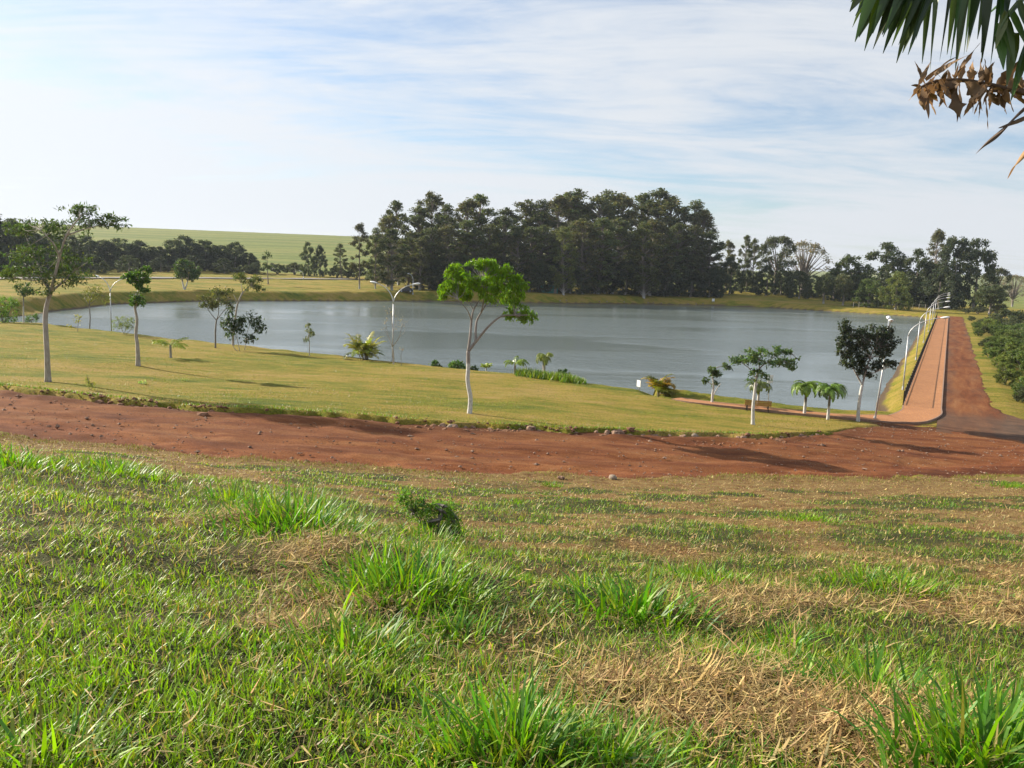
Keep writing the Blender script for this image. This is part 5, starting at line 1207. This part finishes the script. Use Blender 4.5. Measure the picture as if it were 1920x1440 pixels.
WG = 'white-painted stones along the far shore'
for px, py in ((1050, 564), (1062, 564), (1124, 566), (1138, 566), (1170, 567), (1215, 568), (1225, 568), (1240, 569), (1290, 570), (1305, 570), (1318, 570)):
    stone('small white-painted stone on the shore below the eucalyptus grove', px, py, .34, None, WG).data = pale_me
# loose gravel on the road
def gravel():
    n = 5200; mb = MB(); A = resample(road_near, 600); B = resample(road_far, 600)
    i = rng.integers(60, 540, n); t = np.where(rng.random(n) < .35, rng.normal(.92, .06, n), rng.uniform(0.02, 1.0, n)); c = A[i] + (B[i] - A[i]) * t[:, None] + rng.normal(size=(n, 2)) * .1
    z = h_land(c[:, 0], c[:, 1]) - .05; r = rng.exponential(.022, n) + .018
    ov = np.array([(1, 0, 0), (0, 1, 0), (-1, 0, 0), (0, -1, 0), (0, 0, .8), (0, 0, -.8)], float); of = np.array([(0, 1, 4), (1, 2, 4), (2, 3, 4), (3, 0, 4), (1, 0, 5), (2, 1, 5), (3, 2, 5), (0, 3, 5)])
    jit = 1 + rng.normal(size=(n, 6, 1)) * .25; a = rng.uniform(0, 6.28, n); ca, sa = np.cos(a)[:, None], np.sin(a)[:, None]
    v = ov[None] * jit; v = np.stack([v[..., 0] * ca - v[..., 1] * sa, v[..., 0] * sa + v[..., 1] * ca, v[..., 2] * .7], -1) * r[:, None, None] + np.c_[c, z][:, None]
    mb.add(v.reshape(-1, 3), None, (of[None] + np.arange(n)[:, None, None] * 6).reshape(-1, 3)); return mb
def clods(n):
    mb = MB(); A = resample(road_near, 900); B = resample(road_far, 900); i = rng.integers(90, 800, n)
    t = rng.normal(.95, .035, n) + .03 * np.sin(i * .05); c = A[i] + (B[i] - A[i]) * t[:, None] + rng.normal(size=(n, 2)) * .12
    k = fbm(c[:, 0] * .45, c[:, 1] * .45, 131, 3) > rng.uniform(.3, .62, n) - .14 * (c[:, 0] > -4); k &= c[:, 0] < 19; c = c[k]; n = len(c)
    z = np.maximum(h_ground(c[:, 0], c[:, 1]), h_land(c[:, 0], c[:, 1]) - .06); r = rng.exponential(.035, n) + .03
    v = IV[None] * (1 + rng.normal(size=(n, 12, 1)) * .22) * np.array([1, .85, .6]) * r[:, None, None] + np.c_[c, z + r * .2][:, None]
    mb.add(v.reshape(-1, 3), None, (np.array(IF)[None] + np.arange(n)[:, None, None] * 12).reshape(-1, 3)); return mb
M['clod'] = mat_plain('earth_clod', (0.10, 0.045, 0.022), (0.27, 0.13, 0.065), 2.5, 0.95, 0, 0.5)
stuff(clods(5200).build('earth_clods', M['clod'], col=False), 'crumbled earth clods and rubble along the far road edge', 'rubble')
stuff(gravel().build('gravel', M['stone'], col=False), 'loose brown gravel strewn over the red dirt road', 'gravel')

# ------------------------------------------------------------------ grass
def blades(mb, P, az, length, width, lean, curve, col, seg=3):
    """P (n,3); arrays az,length,width,lean,curve; col (n,3)"""
    n = len(P); ts = np.linspace(0, 1, seg + 1); h = np.stack([np.cos(az), np.sin(az), np.zeros(n)], 1); z = np.array([0, 0, 1.0])
    wdir = np.stack([-np.sin(az + rng.normal(size=n) * .5), np.cos(az + rng.normal(size=n) * .5), np.zeros(n)], 1)
    p = P.copy(); V = []; wp = {3: [1, .9, .6], 2: [1, .75], 1: [1]}[seg]
    for i in range(seg):
        w = (width * wp[i] * .5)[:, None]; V += [p - wdir * w, p + wdir * w]
        phi = (lean + curve * (i + .5) / seg)[:, None]; p = p + (h * np.sin(phi) + z * np.cos(phi)) * (length / seg)[:, None]
    V.append(p); k = 2 * seg + 1; V = np.stack(V, 1)
    base = np.arange(n)[:, None] * k
    Qd = np.concatenate([base + np.array([2 * i, 2 * i + 1, 2 * i + 3, 2 * i + 2]) for i in range(seg - 1)]) if seg > 1 else None
    Tr = base + np.array([2 * seg - 2, 2 * seg - 1, 2 * seg])
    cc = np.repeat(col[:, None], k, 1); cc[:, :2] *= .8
    mb.add(V.reshape(-1, 3), Qd, Tr, cc.reshape(-1, 3))
GREEN = np.array([0.225, 0.370, 0.012]); DEEP = np.array([0.085, 0.225, 0.016]); OLIVE = np.array([0.235, 0.250, 0.030]); STRAW = np.array([0.52, 0.385, 0.165]); TAN = np.array([0.27, 0.175, 0.072])
def near_mask(x, y): return (poly_sdf(x, y, ROAD) > .05) & (y < np.interp(x, road_near[:, 0], road_near[:, 1]) + .1)
def pick(n, cols, w):
    w = np.asarray(w, float)
    if w.ndim == 1: w = np.tile(w, (n, 1))
    c = np.cumsum(w / w.sum(1, keepdims=True), 1); i = (rng.random(n)[:, None] > c).sum(1).clip(0, len(cols) - 1)
    return np.array(cols)[i] * rng.uniform(.7, 1.3, (n, 1)) * (1 + rng.normal(size=(n, 3)) * .06)
def turf(n, y0, y1, seg, lf=1.0):
    y = y0 * (y1 / y0) ** rng.random(n); x = rng.uniform(-.78, .78, n) * (y + .8)
    g = green_w(x, y); cl = fbm(x * 3.1, y * 3.1, 83, 2); keep = near_mask(x, y) & (rng.random(n) < .25 + .85 * g * np.clip(cl * 2.4 - .35, .2, 1.2)); x, y, g, cl = x[keep], y[keep], g[keep], cl[keep]; n = len(x)
    z = h_ground(x, y); left = 1 - sstep(-.35, .15, x / np.maximum(y, 3))
    col = pick(n, [GREEN, DEEP, OLIVE, STRAW, TAN], np.stack([g * (.6 + .6 * left), g * .35 * (1.2 - left), .14 + .15 * g, .10 + .12 * (1.2 - g), .30 * (1.12 - g)], 1))
    L_ = (.045 + .055 * g * rng.random(n) + .03 * np.clip(cl - .5, 0, 1)) * rng.uniform(.6, 1.4, n) * lf
    wd = (.0055 + .004 * rng.random(n)) * np.maximum(1, y / 6.5)
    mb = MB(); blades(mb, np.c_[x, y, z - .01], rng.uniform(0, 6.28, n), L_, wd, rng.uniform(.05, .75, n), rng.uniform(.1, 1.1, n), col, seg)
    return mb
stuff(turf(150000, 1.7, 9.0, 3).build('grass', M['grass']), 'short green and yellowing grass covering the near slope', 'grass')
stuff(turf(150000, 8.5, 36.0, 1, 1.25).build('grass', M['grass']), 'sparse dry and green grass on the slope above the dirt road', 'grass')
def straw(n, y0, y1, spots_only=False):
    y = y0 * (y1 / y0) ** rng.random(n); x = rng.uniform(-.78, .78, n) * (y + .8)
    if spots_only:
        k = rng.integers(0, len(SS), n); S_ = np.array(SS)[k]; x = S_[:, 0] + rng.normal(size=n) * S_[:, 2] * .85; y = S_[:, 1] + rng.normal(size=n) * S_[:, 2] * .65
    g = green_w(x, y); keep = near_mask(x, y) & (rng.random(n) < 1.05 - .75 * g); x, y = x[keep], y[keep]; n = len(x); z = h_ground(x, y)
    col = pick(n, [STRAW, TAN, STRAW * np.array([1.15, 1.1, 1.05]), TAN * .6], [.5, .3, .12, .15])
    L_ = rng.uniform(.05, .19, n) * np.where(rng.random(n) < .06, 1.9, 1) * np.where(y > 9, .6, 1); wd = (.004 + .010 * rng.random(n) ** 3) * np.maximum(1, y / 6)
    flow = (fbm(x * .9, y * .9, 91, 2) - .5) * 7 + rng.normal(size=n) * 1.7
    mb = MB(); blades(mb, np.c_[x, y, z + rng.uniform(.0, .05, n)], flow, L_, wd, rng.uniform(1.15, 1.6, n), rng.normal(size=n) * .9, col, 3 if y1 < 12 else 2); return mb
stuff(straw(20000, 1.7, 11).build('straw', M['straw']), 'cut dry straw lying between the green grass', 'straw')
stuff(straw(15000, 2, 11, True).build('straw', M['straw']), 'thick mats of pale dry straw in the foreground', 'straw')
stuff(straw(30000, 9, 37).build('straw', M['straw']), 'thin dry straw scattered on the slope above the road', 'straw')
# grass lips along both road edges and on the shore bank
def lip_grass(P, n, off, lo, cols, w, spread, wd0=.02):
    A = resample(P, 1500); i = rng.integers(40, 1460, n); c = A[i] + np.c_[rng.normal(size=n) * .15, off + np.abs(rng.normal(size=n)) * spread * np.sign(off)]
    x, y = c[:, 0], c[:, 1]; k = fbm(x * .5, y * .5, 97, 3) > rng.uniform(.25, .6, n); k &= (x < 15.5) | (off < 0); x, y = x[k], y[k]; n = len(x); z = h_ground(x, y)
    mb = MB(); blades(mb, np.c_[x, y, z - .02], rng.uniform(0, 6.28, n), rng.uniform(.06, .2, n) * lo, rng.uniform(.6, 1.4, n) * wd0, rng.uniform(0, .7, n), rng.uniform(.2, 1, n), pick(n, cols, w), 2); return mb
stuff(lip_grass(road_far, 26000, .15, 1.1, [GREEN * .8, DEEP * .8, OLIVE, TAN], [.3, .3, .3, .2], .9, .03).build('lawn_edge_grass', M['grass']), 'ragged grass edge of the lawn along the dirt road', 'grass')
stuff(lip_grass(road_near, 26000, -.05, 1.0, [OLIVE, TAN, STRAW * .8, GREEN * .8], [.35, .5, .12, .14], .8, .018).build('verge_grass', M['straw']), 'ragged dry grass along the near edge of the dirt road', 'grass')
def lawn_tufts(n):
    y = 43 * (112 / 43) ** rng.random(n); x = rng.uniform(-.75, .72, n) * y
    k = (poly_sdf(x, y, ROAD) > .3) & (poly_sdf(x, y, LAKE) > .6) & (y > np.interp(x, road_far[:, 0], road_far[:, 1])) & (line_dist(x, y, PATH[:, :2]) > 1.6)
    s_ = (x - DP0[0]) * DN[0] + (y - DP0[1]) * DN[1]; k &= (s_ < -.2) | (y < 58) | (s_ > 6.6)
    k &= fbm(x * .35, y * .35, 101, 3) > rng.uniform(.3, .72, n); x, y = x[k], y[k]; n = len(x)
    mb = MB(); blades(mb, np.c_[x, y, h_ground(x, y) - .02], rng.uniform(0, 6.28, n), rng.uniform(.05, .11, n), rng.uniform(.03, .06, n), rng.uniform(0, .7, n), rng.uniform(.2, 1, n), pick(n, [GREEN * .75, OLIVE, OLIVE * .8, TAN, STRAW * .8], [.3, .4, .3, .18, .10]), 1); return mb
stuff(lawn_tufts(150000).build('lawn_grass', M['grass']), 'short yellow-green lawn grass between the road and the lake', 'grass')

def tussock(label, px, py, rx, n, length, width, cols, w, lean=(.1, .9), name='grass_clump'):
    p = hit(px, py, h_ground); x = rng.normal(size=n) * rx * .55; y = rng.normal(size=n) * rx * .42; r = np.hypot(x, y)
    z = h_ground(p[0] + x, p[1] + y) - p[2]
    az = np.arctan2(y, x) + rng.normal(size=n) * .9; mb = MB(); k = np.exp(-(r / rx) ** 2)
    blades(mb, np.c_[x, y, z - .02], az, 1.25 * length * rng.uniform(.45, 1.15, n) * (.55 + .45 * k), 1.3 * width * rng.uniform(.6, 1.3, n), rng.uniform(*lean, n) * (.5 + .5 * r / rx), rng.uniform(.2, 1.5, n), pick(n, cols, w), 3)
    nd = n // 5; xd, yd = rng.normal(size=nd) * rx * .7, rng.normal(size=nd) * rx * .5; zd = h_ground(p[0] + xd, p[1] + yd) - p[2]
    blades(mb, np.c_[xd, yd, zd], rng.uniform(0, 6.28, nd), rng.uniform(.08, .25, nd), np.full(nd, .006), rng.uniform(1, 1.5, nd), rng.uniform(-.3, .6, nd), pick(nd, [STRAW, TAN], [.6, .4]), 3)
    o = mb.build(name, M['grass']); o.location = p; return stuff(o, label, 'grass')
GC = [GREEN, DEEP, OLIVE]
tussock('big lush grass clump in front of the dark little bush', 765, 1110, .62, 620, .36, .012, GC, [.5, .45, .1])
tussock('lush grass clump on the crest left of the dark little bush', 560, 985, .75, 520, .36, .013, GC, [.45, .5, .1])
tussock('grass clump at the left crest just right of the lowest dry streaks', 455, 945, .55, 300, .30, .013, GC, [.5, .45, .1])
tussock('bright wide grass clump on the left crest beside the dirt road', 215, 888, .85, 420, .26, .015, GC, [.6, .35, .1])
tussock('grass clump at the left edge of the photo on the crest', 20, 872, .8, 320, .26, .015, GC, [.6, .3, .15])
tussock('broad-bladed grass clump right of centre beyond the straw', 1190, 1150, .55, 300, .32, .017, GC, [.4, .6, .08])
tussock('large grass clump with long blades at the bottom centre', 960, 1405, .38, 420, .27, .011, GC, [.4, .6, .08], (.05, .8))
tussock('grass at the bottom centre-right, lower than the straw mat', 1150, 1425, .26, 190, .22, .010, GC, [.4, .6, .08], (.05, .8))
tussock('dense broad-bladed grass clump filling the bottom right corner', 1850, 1420, .42, 520, .30, .014, GC, [.3, .7, .05], (.05, .8))
tussock('leaning grass clump left of the bottom right corner', 1640, 1300, .34, 260, .24, .012, GC, [.4, .6, .06], (.2, 1.0))
tussock('small few-bladed grass clump right of the centre straw', 1480, 1215, .18, 60, .24, .012, GC, [.4, .6, .08])
tussock('darker grass clump just below the big central clump', 660, 1215, .36, 240, .24, .011, GC, [.35, .7, .1])
tussock('grass clump between the two big central clumps', 870, 1190, .3, 170, .2, .010, GC, [.4, .6, .1])
tussock('long-bladed grass at the bottom left corner', 60, 1420, .35, 190, .22, .010, GC, [.6, .3, .2], (.4, 1.2))
tussock('low green grass patch upper right on the dry slope', 1515, 975, .7, 360, .2, .017, GC, [.7, .3, .2])
tussock('green grass patch right of the upper right patch', 1690, 1105, .5, 240, .18, .013, GC, [.6, .4, .2])
tussock('small green tuft on the dry slope near the road\'s middle', 1035, 912, .35, 110, .2, .02, GC, [.6, .3, .3])
tussock('small green tuft nearer than the one by the road\'s middle', 970, 945, .35, 110, .18, .018, GC, [.6, .3, .3])
tussock('green grass patch at the right edge by the dirt road', 1905, 912, 1.0, 320, .25, .024, GC, [.6, .4, .1])
tussock('mid-sized green patch on the slope right of centre', 1330, 1085, .6, 420, .17, .012, GC, [.6, .4, .2])
tussock('green patch on the slope farther right of centre', 1620, 1085, .55, 320, .15, .012, GC, [.55, .4, .25])
# tall reed-like grass bed at the water
def grass_bed():
    n = 2600; P0_ = at_y(968, 708, 70); P1_ = at_y(1095, 722, 67.5); t = rng.random(n); x = P0_[0] + (P1_[0] - P0_[0]) * t + rng.normal(size=n) * .12; y = P0_[1] + (P1_[1] - P0_[1]) * t + rng.normal(size=n) * .7
    z = h_ground(x, y); mb = MB(); O = np.array([P0_[0], P0_[1], gz(P0_[0], P0_[1])]); L_ = .75 * rng.uniform(.5, 1.15, n) * np.interp(t, [0, .15, .8, 1], [.7, 1, 1, .6])
    blades(mb, np.c_[x, y, z] - O, rng.uniform(0, 6.28, n), L_, rng.uniform(.03, .06, n), rng.uniform(.05, .5, n), rng.uniform(.1, .9, n), pick(n, [GREEN * .7, OLIVE, DEEP * .7], [.4, .4, .3]), 3)
    o = mb.build('tall_grass_bed', M['grass']); o.location = O; stuff(o, 'bed of tall green grass at the water below the two drooping palms', 'grass')
grass_bed()
near_tree('bush', 'dark small-leaved bush on the near slope behind the big grass clump', 'bush', (812, 1005),
    [([(812, 1005, 0), (790, 975, 0), (765, 940, .1), (755, 925, .1)], .008, .003), ([(812, 1005, 0), (805, 970, .1), (795, 938, .1)], .012, .004), ([(812, 1005, 0), (825, 970, -.1), (832, 945, -.1)], .012, .004), ([(812, 1005, 0), (840, 985, 0), (855, 965, 0)], .012, .004), ([(812, 1005, 0), (830, 1000, -.1), (860, 995, -.1)], .01, .004)],
    [(756, 928, 14, 12, 220), (772, 948, 16, 18, 260), (792, 940, 12, 18, 200), (800, 965, 24, 20, 360), (818, 945, 12, 18, 230), (838, 952, 14, 20, 280), (846, 975, 18, 22, 420), (856, 1000, 12, 18, 220), (815, 985, 28, 16, 300)], (0.062, 0.022), (0.085, 0.145, 0.024), 'bark', droop=-.2, spread=.85)
tussock('grass growing up around the foot of the dark little bush', 815, 1012, .5, 220, .2, .012, GC, [.4, .5, .3])

# ------------------------------------------------------------------ thin haze in the air
def haze():
    mb = MB(); box(mb, (0, 2900, 24), (9400, 6600, 84))
    m = bpy.data.materials.new('haze_air'); m.use_nodes = True; nt = m.node_tree; nt.nodes.clear()
    out = nt.nodes.new('ShaderNodeOutputMaterial'); v = nt.nodes.new('ShaderNodeVolumePrincipled')
    v.inputs['Color'].default_value = (0.78, 0.86, 1.0, 1); v.inputs['Density'].default_value = 0.00009; v.inputs['Anisotropy'].default_value = 0.2
    nt.links.new(v.outputs[0], out.inputs['Volume'])
    stuff(mb.build('haze', m, col=False), 'thin pale haze in the air over the lake', 'haze')
haze()
